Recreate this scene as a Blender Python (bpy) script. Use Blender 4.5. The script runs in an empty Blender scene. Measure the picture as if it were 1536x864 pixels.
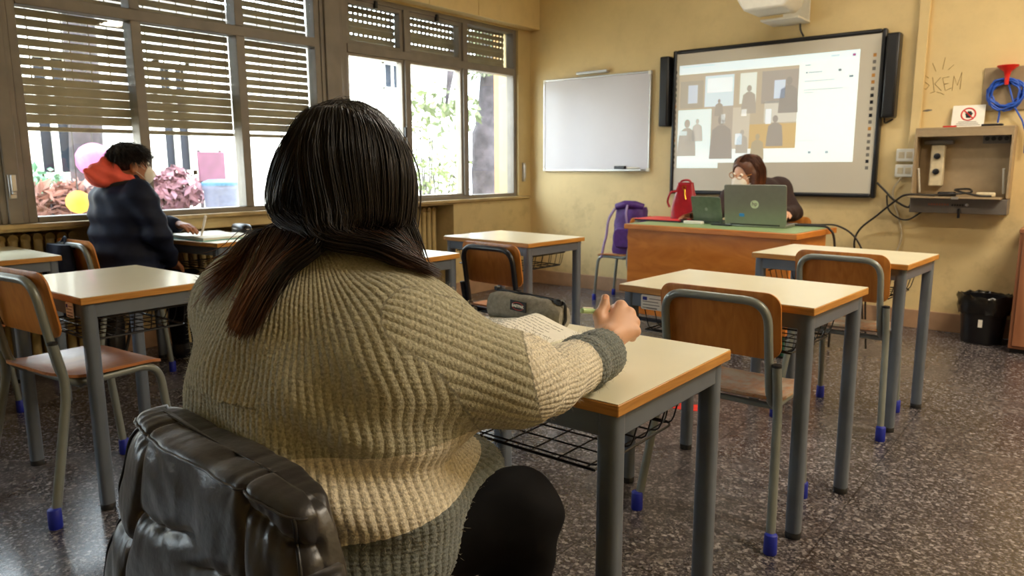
import bpy, math, random
import numpy as np
from mathutils import Vector, Matrix
random.seed(7); rng = np.random.default_rng(7)
SC = bpy.context.scene; COL = SC.collection
PI = math.pi

# ------------------------------------------------------------------ camera
FPX, CAMH = 1095.0, 1.185
YAW, PIT, ROL = math.radians(38.93), math.radians(9.53), math.radians(-0.26)
FW = Vector((-math.sin(YAW)*math.cos(PIT), math.cos(YAW)*math.cos(PIT), -math.sin(PIT)))
R0 = Vector((math.cos(YAW), math.sin(YAW), 0)); U0 = R0.cross(FW)
RT = math.cos(ROL)*R0 + math.sin(ROL)*U0; UP = -math.sin(ROL)*R0 + math.cos(ROL)*U0
cd = bpy.data.cameras.new('camera'); cam = bpy.data.objects.new('camera', cd); COL.objects.link(cam)
cd.sensor_width = 36; cd.lens = FPX/1536*36; cd.clip_start = .02; cd.clip_end = 200
cam.matrix_world = Matrix(((RT.x, UP.x, -FW.x, 0), (RT.y, UP.y, -FW.y, 0), (RT.z, UP.z, -FW.z, CAMH), (0, 0, 0, 1)))
cd.dof.use_dof = True; cd.dof.focus_distance = 1.35; cd.dof.aperture_fstop = 8
SC.camera = cam
def at(px, py, **k):
    """a point of the place on the sight line through a pixel, at plane x=, y=, z= or depth d="""
    v = FW + RT*((px-768)/FPX) - UP*((py-432)/FPX); o = Vector((0, 0, CAMH))
    (a, q), = k.items()
    if a == 'd': return o + v*q
    i = 'xyz'.index(a); return o + v*((q-o[i])/v[i])

# ------------------------------------------------------------------ objects
def tag(o, label=None, cat=None, group=None, kind=None):
    if label: o['label'] = label
    if cat: o['category'] = cat
    if group: o['group'] = group
    if kind: o['kind'] = kind
    return o
def thing(name, label, cat, loc=(0, 0, 0), rz=0, group=None):
    o = bpy.data.objects.new(name, None); COL.objects.link(o); o.empty_display_size = .1
    o.location = loc; o.rotation_euler = (0, 0, rz); return tag(o, label, cat, group)
def copy_tree(o, parent=None):
    c = o.copy(); COL.objects.link(c); c.parent = parent
    for ch in list(o.children): copy_tree(ch, c)
    return c

class MB:
    def __init__(s): s.v = []; s.f = []; s.mi = []; s.cur = 0
    def add(s, vs, fs, M=None):
        b = len(s.v)
        for p in vs:
            p = Vector(p)
            if M is not None: p = M @ p
            s.v.append(p)
        for f in fs: s.f.append(tuple(b+i for i in f)); s.mi.append(s.cur)
        return s
    def m(s, i): s.cur = i; return s
    def box(s, x0, x1, y0, y1, z0, z1, M=None):
        return s.add([(x, y, z) for x in (x0, x1) for y in (y0, y1) for z in (z0, z1)],
                     [(0, 1, 3, 2), (4, 6, 7, 5), (0, 4, 5, 1), (2, 3, 7, 6), (0, 2, 6, 4), (1, 5, 7, 3)], M)
    def loft(s, rings, cap=True, closed=False, wrap=True):
        n = len(rings[0]); fs = []
        m = len(rings)
        for i in range(m if closed else m-1):
            for j in range(n if wrap else n-1):
                a, b = i*n+j, i*n+(j+1) % n; c, d = ((i+1) % m)*n+(j+1) % n, ((i+1) % m)*n+j
                fs.append((a, b, c, d))
        if cap and not closed:
            fs.append(tuple(range(n))[::-1]); fs.append(tuple((m-1)*n+j for j in range(n)))
        return s.add([p for r in rings for p in r], fs)
    def tube(s, pts, r, n=10, cap=True, M=None, closed=False):
        pts = [Vector(p) for p in pts]; k = len(pts); rr = r if isinstance(r, (list, tuple)) else [r]*k
        T = []
        for i in range(k):
            if closed: t = pts[(i+1) % k]-pts[i-1]
            else: t = pts[min(i+1, k-1)]-pts[max(i-1, 0)]
            T.append(t.normalized())
        ref = Vector((0, 0, 1)) if abs(T[0].z) < .9 else Vector((1, 0, 0))
        N = (ref - T[0]*ref.dot(T[0])).normalized(); rings = []
        for i in range(k):
            N = (N - T[i]*N.dot(T[i])).normalized(); B = T[i].cross(N)
            rings.append([pts[i] + (N*math.cos(2*PI*j/n) + B*math.sin(2*PI*j/n))*rr[i] for j in range(n)])
        if M is not None: rings = [[M @ p for p in q] for q in rings]
        return s.loft(rings, cap, closed)
    def lathe(s, prof, n=24, M=None, cap=True):
        rings = [[Vector((r*math.cos(2*PI*j/n), r*math.sin(2*PI*j/n), z)) for j in range(n)] for r, z in prof]
        if M is not None: rings = [[M @ p for p in q] for q in rings]
        return s.loft(rings, cap)
    def prism(s, poly, z0, z1, M=None):
        n = len(poly)
        return s.add([(x, y, z0) for x, y in poly]+[(x, y, z1) for x, y in poly],
                     [tuple(range(n))[::-1], tuple(range(n, 2*n))]+[(i, (i+1) % n, n+(i+1) % n, n+i) for i in range(n)], M)
    def build(s, name, mat, parent=None, bevel=0, smooth=40, sub=0, bseg=2):
        me = bpy.data.meshes.new(name); me.from_pydata([tuple(p) for p in s.v], [], s.f)
        mats = mat if isinstance(mat, (list, tuple)) else [mat]
        for q in mats: me.materials.append(q)
        if len(mats) > 1: me.polygons.foreach_set('material_index', s.mi)
        me.update()
        return link(name, me, parent, bevel, smooth, sub, bseg)
def fixnormals(me):
    import bmesh
    b = bmesh.new(); b.from_mesh(me); bmesh.ops.recalc_face_normals(b, faces=b.faces); b.to_mesh(me); b.free()
def link(name, me, parent=None, bevel=0, smooth=40, sub=0, bseg=2, fix=True):
    if fix: fixnormals(me)
    o = bpy.data.objects.new(name, me); COL.objects.link(o); o.parent = parent
    if smooth:
        me.polygons.foreach_set('use_smooth', [True]*len(me.polygons))
        if smooth < 180: me.set_sharp_from_angle(angle=math.radians(smooth))
    if bevel:
        b = o.modifiers.new('bevel', 'BEVEL'); b.width = bevel; b.segments = bseg; b.limit_method = 'ANGLE'; b.angle_limit = math.radians(35); b.harden_normals = False
    if sub:
        q = o.modifiers.new('sub', 'SUBSURF'); q.levels = q.render_levels = sub
    return o
def fillet(pts, r, n=6):
    """polyline with its inner corners rounded"""
    pts = [Vector(p) for p in pts]; out = [pts[0]]
    for i in range(1, len(pts)-1):
        a, b, c = pts[i-1], pts[i], pts[i+1]; u = (a-b); w = (c-b)
        q = min(r, u.length*.49, w.length*.49); p0 = b+u.normalized()*q; p1 = b+w.normalized()*q
        for k in range(n+1):
            t = k/n; out.append(p0*(1-t)**2 + b*2*t*(1-t) + p1*t*t)
    out.append(pts[-1]); return out
def spline(pts, n=8):
    P = [Vector(p) for p in pts]; P = [P[0]*2-P[1]]+P+[P[-1]*2-P[-2]]; out = []
    for i in range(1, len(P)-2):
        for k in range(n):
            t = k/n; a, b, c, d = P[i-1:i+3]
            out.append(.5*((2*b)+(c-a)*t+(2*a-5*b+4*c-d)*t*t+(3*b-a-3*c+d)*t**3))
    out.append(P[-2]); return out
def rrect(w, h, r, n=5, cx=0, cy=0):
    out = []
    for sx, sy, a in ((1, 1, 0), (-1, 1, 90), (-1, -1, 180), (1, -1, 270)):
        for k in range(n+1):
            t = math.radians(a+90*k/n); out.append((cx+sx*(w/2-r)+r*math.cos(t), cy+sy*(h/2-r)+r*math.sin(t)))
    return out
def text_mesh(txt, size, name, mat, parent, M, extrude=.0004, bold=0):
    cu = bpy.data.curves.new(name, 'FONT'); cu.body = txt; cu.size = size; cu.extrude = extrude; cu.offset = bold
    cu.align_x = 'CENTER'; cu.align_y = 'CENTER'
    t = bpy.data.objects.new('tmp', cu); COL.objects.link(t)
    dg = bpy.context.evaluated_depsgraph_get(); me = bpy.data.meshes.new_from_object(t.evaluated_get(dg))
    bpy.data.objects.remove(t); me.transform(M); me.materials.clear(); me.materials.append(mat); me.name = name
    return link(name, me, parent, smooth=0, fix=False)

# ------------------------------------------------------------------ materials
def srgb(r, g, b):
    f = lambda c: (c/255/12.92) if c/255 <= .04045 else ((c/255+.055)/1.055)**2.4
    return (f(r), f(g), f(b), 1)
def nmat(name):
    m = bpy.data.materials.new(name); m.use_nodes = True; nt = m.node_tree; nt.nodes.clear()
    o = nt.nodes.new('ShaderNodeOutputMaterial'); p = nt.nodes.new('ShaderNodeBsdfPrincipled'); nt.links.new(p.outputs[0], o.inputs[0])
    return m, nt, p, o
def N(nt, t, **k):
    n = nt.nodes.new('ShaderNode'+t)
    for a, v in k.items():
        if a.startswith('i_'): n.inputs[a[2:].replace('_', ' ')].default_value = v
        elif a[0] == 'i' and a[1:].isdigit(): n.inputs[int(a[1:])].default_value = v
        else: setattr(n, a, v)
    return n
def ramp(nt, fac, stops, interp='LINEAR'):
    r = nt.nodes.new('ShaderNodeValToRGB'); r.color_ramp.interpolation = interp; e = r.color_ramp.elements
    while len(e) < len(stops): e.new(.5)
    for q, (p, c) in zip(e, stops): q.position = p; q.color = c if len(c) == 4 else (*c, 1)
    nt.links.new(fac, r.inputs[0]); return r
def simple(name, col, rough=.5, metal=0, var=.12, scale=30, bump=0, bscale=None, spec=.5, coat=0, emit=None, estr=0, sheen=0):
    m, nt, p, o = nmat(name)
    tc = N(nt, 'TexCoord'); no = N(nt, 'TexNoise', i_Scale=scale, i_Detail=3.0); nt.links.new(tc.outputs['Object'], no.inputs['Vector'])
    c = Vector(col[:3]); r = ramp(nt, no.outputs['Fac'], [(.3, tuple(c*(1-var))), (.7, tuple(x*(1+var) for x in c))])
    nt.links.new(r.outputs[0], p.inputs['Base Color'])
    p.inputs['Roughness'].default_value = rough; p.inputs['Metallic'].default_value = metal; p.inputs['Specular IOR Level'].default_value = spec
    p.inputs['Coat Weight'].default_value = coat; p.inputs['Sheen Weight'].default_value = sheen
    if emit: p.inputs['Emission Color'].default_value = emit; p.inputs['Emission Strength'].default_value = estr
    if bump:
        n2 = N(nt, 'TexNoise', i_Scale=bscale or scale*3, i_Detail=4.0); nt.links.new(tc.outputs['Object'], n2.inputs['Vector'])
        b = N(nt, 'Bump', i_Strength=bump, i_Distance=.004); nt.links.new(n2.outputs['Fac'], b.inputs['Height']); nt.links.new(b.outputs[0], p.inputs['Normal'])
    return m
def wood(name, c0, c1, rough=.35, scale=(2, 30, 30), coat=.2, dist=3, worn=None):
    m, nt, p, o = nmat(name); tc = N(nt, 'TexCoord'); mp = N(nt, 'Mapping'); mp.inputs['Scale'].default_value = scale
    nt.links.new(tc.outputs['Object'], mp.inputs[0])
    n1 = N(nt, 'TexNoise', i_Scale=1.0, i_Detail=6.0, i_Distortion=float(dist)); nt.links.new(mp.outputs[0], n1.inputs['Vector'])
    r = ramp(nt, n1.outputs['Fac'], [(.3, c0), (.7, c1)]); last = r.outputs[0]
    if worn:
        n2 = N(nt, 'TexNoise', i_Scale=9.0, i_Detail=8.0, i_Roughness=.7); nt.links.new(tc.outputs['Object'], n2.inputs['Vector'])
        r2 = ramp(nt, n2.outputs['Fac'], [(.42, (0, 0, 0)), (.58, (1, 1, 1))]); mx = N(nt, 'Mix', data_type='RGBA')
        nt.links.new(r2.outputs[0], mx.inputs[0]); nt.links.new(last, mx.inputs[6]); mx.inputs[7].default_value = worn; last = mx.outputs[2]
    nt.links.new(last, p.inputs['Base Color']); p.inputs['Roughness'].default_value = rough; p.inputs['Coat Weight'].default_value = coat; p.inputs['Coat Roughness'].default_value = .25
    return m
M = {}
def wallmat(name, base, dirt, amount=.5):
    m, nt, p, o = nmat(name); tc = N(nt, 'TexCoord')
    n1 = N(nt, 'TexNoise', i_Scale=1.3, i_Detail=7.0, i_Roughness=.62); n2 = N(nt, 'TexNoise', i_Scale=6.0, i_Detail=8.0, i_Roughness=.7)
    for n in (n1, n2): nt.links.new(tc.outputs['Object'], n.inputs['Vector'])
    b = Vector(base[:3]); r1 = ramp(nt, n1.outputs['Fac'], [(.3, tuple(b*.86)), (.75, tuple(x*1.08 for x in b))])
    r2 = ramp(nt, n2.outputs['Fac'], [(.50, (0, 0, 0)), (.76, (amount,)*3)])
    # scuffs and boot marks gather on the lowest metre of the wall
    sp = N(nt, 'SeparateXYZ'); nt.links.new(tc.outputs['Object'], sp.inputs[0])
    r3 = ramp(nt, sp.outputs['Z'], [(0.0, (1, 1, 1)), (.85, (.75, .75, .75)), (1.0, (.25, .25, .25))])
    mu = N(nt, 'Math', operation='MULTIPLY'); nt.links.new(r2.outputs[0], mu.inputs[0]); nt.links.new(r3.outputs[0], mu.inputs[1])
    mx = N(nt, 'Mix', data_type='RGBA'); nt.links.new(mu.outputs[0], mx.inputs[0]); nt.links.new(r1.outputs[0], mx.inputs[6]); mx.inputs[7].default_value = dirt
    nt.links.new(mx.outputs[2], p.inputs['Base Color']); p.inputs['Roughness'].default_value = .55
    n3 = N(nt, 'TexNoise', i_Scale=60.0, i_Detail=4.0); nt.links.new(tc.outputs['Object'], n3.inputs['Vector'])
    bu = N(nt, 'Bump', i_Strength=.15, i_Distance=.003); nt.links.new(n3.outputs['Fac'], bu.inputs['Height']); nt.links.new(bu.outputs[0], p.inputs['Normal'])
    return m
M['wall'] = wallmat('wall_paint', srgb(222, 198, 144), srgb(140, 118, 84), .55)
M['wallp'] = wallmat('parapet_paint', srgb(200, 178, 126), srgb(128, 110, 78), .6)
M['ceiling'] = simple('ceiling_paint', srgb(226, 220, 200), .8, var=.03)
M['base'] = simple('baseboard_stone', srgb(168, 134, 104), .5, var=.12, scale=14)
M['frame'] = simple('window_frame_paint', srgb(124, 117, 108), .5, var=.12, scale=8, bump=.05)
M['frame2'] = simple('sash_metal', srgb(150, 142, 130), .4, var=.1, scale=8, metal=.3)
M['shutter'] = simple('shutter_plastic', srgb(144, 136, 120), .55, var=.14, scale=9)
M['sill'] = simple('sill_stone', srgb(170, 146, 98), .5, var=.18, scale=9)
M['radiator'] = simple('radiator_enamel', srgb(186, 164, 112), .45, var=.08)
M['steel'] = simple('grey_painted_steel', srgb(106, 116, 130), .35, var=.08, metal=.25, scale=12)
M['steel2'] = simple('grey_green_tube', srgb(132, 138, 134), .35, var=.08, metal=.25, scale=12)
M['blacktube'] = simple('black_tube', srgb(26, 28, 36), .3, var=.1)
M['wire'] = simple('black_wire', srgb(22, 22, 24), .4, var=.1)
M['blue'] = simple('blue_rubber', srgb(20, 36, 150), .5, var=.1)
M['rubber'] = simple('black_rubber', srgb(24, 24, 26), .6, var=.1)
M['top'] = simple('cream_laminate', srgb(226, 220, 192), .3, var=.035, scale=5, coat=.1)
M['edge'] = wood('desk_edge_wood', srgb(168, 112, 42), srgb(206, 150, 72), .4, (3, 3, 40))
M['ply'] = wood('beech_plywood', srgb(176, 104, 40), srgb(206, 136, 62), .32, (26, 26, 2), dist=1.5)
M['seat'] = wood('seat_plywood', srgb(164, 100, 56), srgb(196, 132, 84), .28, (26, 2, 26), coat=.35, dist=1.5)
M['seatworn'] = wood('worn_seat_plywood', srgb(160, 104, 60), srgb(192, 136, 88), .35, (26, 2, 26), coat=.2, dist=1.5, worn=srgb(176, 168, 152))
M['tdesk'] = wood('teacher_desk_veneer', srgb(188, 108, 34), srgb(214, 136, 54), .34, (3, 3, 9), coat=.25, dist=2)
M['green'] = simple('green_linoleum', srgb(140, 166, 116), .4, var=.06)
M['red'] = simple('red_folder', srgb(226, 52, 62), .4, var=.05)
M['bagred'] = simple('burgundy_leather', srgb(150, 22, 38), .3, var=.15, bump=.1, bscale=120)
M['gold'] = simple('gold_metal', srgb(214, 160, 60), .25, metal=1)
M['purple'] = simple('purple_nylon', srgb(74, 34, 112), .5, var=.2, bump=.3, bscale=40)
M['lilac'] = simple('lilac_webbing', srgb(150, 128, 170), .6)
M['white'] = simple('white_plastic', srgb(232, 230, 220), .4, var=.03)
M['paper'] = simple('white_paper', srgb(238, 236, 226), .7, var=.03)
M['ink'] = simple('pencil_ink', srgb(120, 118, 112), .7)
M['black'] = simple('black_plastic', srgb(18, 19, 24), .35, var=.1)
M['boardwhite'] = simple('whiteboard_enamel', srgb(206, 204, 210), .28, var=.02, scale=3)
M['screenface'] = simple('board_surface', srgb(206, 200, 184), .35, var=.02, scale=3)
M['alu'] = simple('aluminium', srgb(190, 188, 184), .35, metal=.8, var=.05)
M['cabsteel'] = simple('taupe_painted_steel', srgb(156, 136, 106), .45, var=.06)
M['cabside'] = simple('dark_taupe_steel', srgb(104, 98, 92), .45, var=.06)
M['cable'] = simple('black_cable', srgb(34, 30, 26), .5)
M['cablew'] = simple('pale_cable', srgb(206, 192, 160), .5)
M['cableb'] = simple('blue_cable', srgb(36, 84, 186), .4)
M['redplastic'] = simple('red_plastic', srgb(206, 32, 24), .35)
M['binbag'] = simple('black_bin_bag', srgb(20, 20, 20), .22, var=.2, bump=.6, bscale=30)
M['laptop'] = simple('laptop_silver', srgb(150, 156, 146), .32, metal=.6, var=.03)
M['skin'] = simple('skin', srgb(214, 166, 136), .5, var=.06, scale=20)
M['skin2'] = simple('boy_skin', srgb(176, 122, 92), .5, var=.06, scale=20)
M['mask'] = simple('white_mask_fabric', srgb(228, 220, 206), .75, var=.04)
M['pen'] = simple('pale_green_pen', srgb(176, 206, 150), .3)
M['redtape'] = simple('red_floor_tape', srgb(232, 44, 30), .5)
M['trousers'] = simple('black_trousers', srgb(15, 15, 18), .85, var=.1, spec=.15)
M['navy'] = simple('navy_padded_nylon', srgb(20, 27, 48), .7, var=.2, bump=.3, bscale=25, spec=.25)
M['darkknit'] = simple('black_ribbed_collar', srgb(20, 20, 24), .7)
M['coral'] = simple('coral_fleece', srgb(240, 98, 80), .75, var=.06)
M['brownfleece'] = simple('dark_brown_fleece', srgb(46, 26, 22), .8, var=.25, scale=60, bump=.6, bscale=160)
M['walnut'] = wood('cabinet_veneer', srgb(132, 84, 56), srgb(158, 106, 74), .45, (6, 6, 1))
M['floor'] = None
def floor_mat():
    m, nt, p, o = nmat('terrazzo_floor'); tc = N(nt, 'TexCoord')
    v = N(nt, 'TexVoronoi', i_Scale=95.0); v2 = N(nt, 'TexVoronoi', i_Scale=170.0); n = N(nt, 'TexNoise', i_Scale=1.1, i_Detail=6.0); n2 = N(nt, 'TexNoise', i_Scale=45.0, i_Detail=3.0)
    for q in (v, v2, n, n2): nt.links.new(tc.outputs['Object'], q.inputs['Vector'])
    s1 = N(nt, 'SeparateColor'); nt.links.new(v.outputs['Color'], s1.inputs[0]); s2 = N(nt, 'SeparateColor'); nt.links.new(v2.outputs['Color'], s2.inputs[0])
    r1 = ramp(nt, s1.outputs[0], [(0, srgb(40, 37, 40)), (.45, srgb(64, 59, 60)), (.72, srgb(88, 82, 83)), (.86, srgb(118, 112, 112)), (.97, srgb(176, 171, 171))])
    r2 = ramp(nt, s2.outputs[0], [(0, srgb(37, 35, 38)), (.6, srgb(68, 62, 64)), (.9, srgb(128, 121, 121)), (1, srgb(162, 156, 154))])
    mx = N(nt, 'Mix', data_type='RGBA'); mx.inputs[0].default_value = .5; nt.links.new(r1.outputs[0], mx.inputs[6]); nt.links.new(r2.outputs[0], mx.inputs[7])
    br = N(nt, 'TexBrick', offset=0.0, squash=1.0, i_Scale=1.0); br.inputs['Mortar Size'].default_value = .0025; br.inputs['Brick Width'].default_value = .6; br.inputs['Row Height'].default_value = .6
    br.inputs['Color1'].default_value = br.inputs['Color2'].default_value = (1, 1, 1, 1); br.inputs['Mortar'].default_value = (.35, .35, .35, 1); nt.links.new(tc.outputs['Object'], br.inputs['Vector'])
    m2 = N(nt, 'Mix', data_type='RGBA', blend_type='MULTIPLY'); m2.inputs[0].default_value = 1; nt.links.new(mx.outputs[2], m2.inputs[6]); nt.links.new(br.outputs[0], m2.inputs[7])
    r3 = ramp(nt, n.outputs['Fac'], [(.3, (.8, .78, .78)), (.7, (1.1, 1.08, 1.05))]); m3 = N(nt, 'Mix', data_type='RGBA', blend_type='MULTIPLY'); m3.inputs[0].default_value = 1
    nt.links.new(m2.outputs[2], m3.inputs[6]); nt.links.new(r3.outputs[0], m3.inputs[7]); nt.links.new(m3.outputs[2], p.inputs['Base Color'])
    rr = ramp(nt, n.outputs['Fac'], [(.3, (.2, .2, .2)), (.75, (.34, .34, .34))]); nt.links.new(rr.outputs[0], p.inputs['Roughness'])
    b = N(nt, 'Bump', i_Strength=.12, i_Distance=.002); nt.links.new(n2.outputs['Fac'], b.inputs['Height']); nt.links.new(b.outputs[0], p.inputs['Normal'])
    return m
M['floor'] = floor_mat()
def glass_mat():
    m, nt, p, o = nmat('window_glass'); t = N(nt, 'BsdfTransparent'); t.inputs[0].default_value = (.96, .98, .97, 1)
    g = N(nt, 'BsdfGlossy'); g.inputs['Roughness'].default_value = .02; lw = N(nt, 'LayerWeight', i_Blend=.5); pw = N(nt, 'Math', operation='POWER', i1=4.0); nt.links.new(lw.outputs['Facing'], pw.inputs[0]); f = N(nt, 'Math', operation='MULTIPLY_ADD', i1=.6, i2=.03); nt.links.new(pw.outputs[0], f.inputs[0]); mx = N(nt, 'MixShader')
    nt.links.new(f.outputs[0], mx.inputs[0]); nt.links.new(t.outputs[0], mx.inputs[1]); nt.links.new(g.outputs[0], mx.inputs[2]); nt.links.new(mx.outputs[0], o.inputs[0]); nt.nodes.remove(p)
    return m
M['glass'] = glass_mat()
def glow(name, col, s):
    m, nt, p, o = nmat(name); p.inputs['Base Color'].default_value = col; p.inputs['Emission Color'].default_value = col; p.inputs['Emission Strength'].default_value = s; p.inputs['Roughness'].default_value = .5
    return m
SKY, SUN, LAMP, EXPO = 11.0, 5.0, 62.0, 0.42
# ------------------------------------------------------------------ room shell
YF, XW, XG, XN = 5.915, -4.53, -4.60, -4.86     # front wall, window wall face, glass plane, radiator niche back
XR, YB, ZC = 2.3, -3.2, 3.15
def structure(name, mb, mat, **k):
    o = mb.build(name, mat, **k); o['kind'] = 'structure'; return o
structure('floor', MB().box(-5.3, XR+.2, YB-.2, YF+.0, -.2, 0), M['floor'], smooth=0)
structure('ceiling', MB().box(-4.9, XR+.2, YB-.2, YF+.2, ZC, ZC+.2), M['ceiling'], smooth=0)
structure('wall_front', MB().box(-4.78, XR+.2, YF, YF+.2, 0, ZC), M['wall'], smooth=0)
structure('wall_right', MB().box(XR, XR+.2, YB, YF, 0, ZC), M['wall'], smooth=0)
structure('wall_back', MB().box(-5.3, XR, YB-.2, YB, 0, ZC), M['wall'], smooth=0)
UNITS = [(-2.88, -.90), (-.66, 1.32), (1.45, 3.43), (3.63, 5.72)]
w = MB()
w.box(-5.3, XN, YB, 4.78, 0, .845)                       # back of the radiator niche
w.box(-5.3, XW, 4.78, YF, 0, .86)                       # pier beside the corner
w.box(-5.3, XW, YB, 4.78, .845, .86); w.box(XN, XW, 1.98, 3.62, .79, .845)                    # apron over the niche
w.box(-4.78, XW, YB, YF, 2.46, ZC)                      # wall above the windows
w.box(-4.78, XW, 5.72, YF, .86, 2.46)
w.box(-4.78, XW, YB, UNITS[0][0], .86, 2.46)
structure('wall_left', w, M['wallp'], smooth=0)
s = MB().box(-4.80, XW+.035, YB, YF-.04, .86, .885)
structure('trim_sill', s, M['sill'], bevel=.004)
p = MB()
for (a, b), (c, d) in zip(UNITS[:-1], UNITS[1:]):
    p.box(-4.72, -4.545, b, c, .885, 2.47); p.box(-4.545, -4.525, b+.03, c-.03, .885, 2.47)
structure('trim_window_posts', p, M['frame'], bevel=.006)
bx = MB()
y = YB
edges = [YB, -1.4, 0, 1.3, 2.6, 3.62, 4.42, 5.02, YF]
for a, b in zip(edges[:-1], edges[1:]): bx.box(-4.60, -4.415, a+.0025, b-.0025, 2.475, 2.86)
bx.box(-4.60, -4.425, YB, YF, 2.48, 2.85)
structure('trim_shutter_box', bx, M['wall'], bevel=.003)
b = MB().box(XN, XN+.015, YB, 4.78, 0, .13).box(XW, XW+.015, 4.78, YF, 0, .13)
structure('baseboard_left', b, M['base'], bevel=.003)
structure('baseboard_front', MB().box(XW, XR, YF-.015, YF, 0, .135), M['base'], bevel=.003)

# ------------------------------------------------------------------ windows
def shutter(y0, y1, ztop, zbot, zopen, name, parent, holes=False):
    mb = MB(); P = .052; z = ztop; k = 0
    while z - P > zbot - .001:
        gap = .0115 if z - P > zopen else .0015
        if holes and k in (0, 4, 6, 7): gap = .0015
        # slat with a bowed face
        n = 5; h = P-gap
        rings = []
        for i in range(n+1):
            t = i/n; zz = z-gap-h*t; bow = .004*math.sin(PI*t)
            rings.append((zz, bow))
        poly = [(-.005-bow*0, zz) for zz, bow in rings[::-1]]
        for yy0, yy1 in ((y0, y1),):
            vs = []; 
            for zz, bow in rings: vs += [(XS+bow+.003, yy0, zz), (XS+bow+.003, yy1, zz)]
            for zz, bow in rings: vs += [(XS-.005, yy0, zz), (XS-.005, yy1, zz)]
            m_ = 2*(n+1); fs = []
            for i in range(n): fs += [(2*i, 2*i+1, 2*i+3, 2*i+2), (m_+2*i, m_+2*i+2, m_+2*i+3, m_+2*i+1)]
            fs += [(0, m_, m_+1, 1), (2*n, 2*n+1, m_+2*n+1, m_+2*n)]
            mb.add(vs, fs)
        if gap > .005:      # links that carry the slats between the open slots
            step = .048 if holes else .105
            q = y0+.01
            wlink = .020 if holes else .006
            while q < y1:
                mb.box(XS-.003, XS+.003, q, min(q+wlink, y1), z-gap-.002, z+.002); q += step
        z -= P; k += 1
    mb.box(XS-.012, XS+.008, y0, y1, zbot-.012, zbot+.012)
    return mb.build(name, M['shutter'], parent, smooth=0)
XS = -4.70
def window(n, y0, y1, muls, shut, sashes):
    r = bpy.data.objects.new('window_%d' % n, None); COL.objects.link(r); r['kind'] = 'structure'
    f = MB(); d0, d1 = -4.645, -4.555; T = .045
    f.box(d0, d1, y0, y0+T, .885, 2.475); f.box(d0, d1, y1-T, y1, .885, 2.475)
    f.box(d0, d1, y0+T, y1-T, .885, .918); f.box(d0, d1, y0+T, y1-T, 2.425, 2.475)
    f.box(d0, d1+.008, y0+T, y1-T, 2.035, 2.10)
    for q in muls: f.box(d0, d1+.012, q-.03, q+.03, .918, 2.035); f.box(d0, d1+.012, q-.03, q+.03, 2.10, 2.425)
    f.build('frame', M['frame'], r, bevel=.004)
    e = [y0+T]+[v for q in muls for v in (q-.03, q+.03)]+[y1-T]
    bays = list(zip(e[::2], e[1::2]))
    for i, (a, b) in enumerate(bays):
        for z0, z1, up in ((.918, 2.035, 0), (2.10, 2.425, 1)):
            if sashes[up][i]:
                s = MB(); t = .032 if up else .022; x0, x1 = -4.63, -4.565
                s.box(x0, x1, a, a+t, z0, z1); s.box(x0, x1, b-t, b, z0, z1); s.box(x0, x1, a+t, b-t, z0, z0+t*.8); s.box(x0, x1, a+t, b-t, z1-t, z1)
                so = s.build('sash', M['frame2'] if not up else M['frame'], r, bevel=.003)
                if up: MB().box(-4.565, -4.535, (a+b)/2-.012, (a+b)/2+.012, z1-.035, z1+.02).build('catch', M['black'], so, bevel=.003)
                elif i != 1: MB().box(-4.565, -4.54, b-.018, b-.004, 1.42, 1.50).build('latch', M['black'], so, bevel=.003)
            g = MB().box(-4.602, -4.598, a+.001, b-.001, z0, z1); g.build('glass_pane', M['glass'], r, smooth=0)
    for i, (a, b) in enumerate(bays):
        shutter(a-.025, b+.025, 2.47, shut[0], shut[1], 'shutter', r, holes=shut[2])
    return r
window(1, *UNITS[2], (2.11, 2.785), (1.40, 1.60, False), ((0, 0, 0), (0, 0, 0)))
window(2, *UNITS[3], (4.285, 4.985), (2.09, 2.0, True), ((1, 1, 0), (1, 1, 0)))
window(3, *UNITS[1], (0.0, .66), (1.40, 1.60, False), ((0, 0, 0), (0, 0, 0)))
window(4, *UNITS[0], (-2.22, -1.56), (1.40, 1.60, False), ((0, 0, 0), (0, 0, 0)))
h = MB().box(-4.53, -4.515, 1.362, 1.395, 1.02, 1.15).box(-4.515, -4.49, 1.368, 1.388, 1.045, 1.06).box(-4.50, -4.485, 1.366, 1.390, 1.06, 1.15)
tag(h.build('window_handle', M['alu'], bevel=.004), 'small metal handle on the window post left of the boy', 'handle')
h = MB().box(-4.535, -4.505, 5.775, 5.805, 1.03, 1.21).box(-4.512, -4.495, 5.78, 5.80, 1.06, 1.19)
tag(h.build('shutter_strap_holder', M['alu'], bevel=.005), 'narrow strap winder on the wall between window and front corner', 'strap holder')

# ------------------------------------------------------------------ radiators
def radiator(y0, n, label, h=.72):
    r = thing('radiator', label, 'radiator', (-4.775, y0, 0), 0, 'column radiators under the windows')
    mb = MB()
    for i in range(n):
        y = i*.062
        for x in (-.055, 0, .055):
            mb.tube([(x, y+.03, .11), (x, y+.03, h)], .024, 10)
        mb.tube([(-.07, y+.03, h+.005), (.07, y+.03, h+.005)], .027, 10); mb.tube([(-.07, y+.03, .105), (.07, y+.03, .105)], .028, 10)
    mb.build('sections', M['radiator'], r, smooth=60)
    for y in (.03, n*.062-.032): MB().box(-.06, .06, y-.012, y+.012, 0, .10).build('foot', M['radiator'], r)
    v = MB().tube([(0, .02, .16), (0, -.05, .16), (0, -.05, .02)], .01).lathe([(.018, 0), (.02, .04), (.012, .05)], 12, Matrix.Translation((0, -.05, .17)))
    v.build('valve', M['radiator'], r, smooth=60); return r
radiator(3.875, 14, 'cream column radiator in the niche near the front corner', .785)
radiator(2.35, 14, "cream column radiator under the window beside the boy's desk")
radiator(.82, 15, 'cream column radiator behind the empty desk at the far left', .785)

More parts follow.
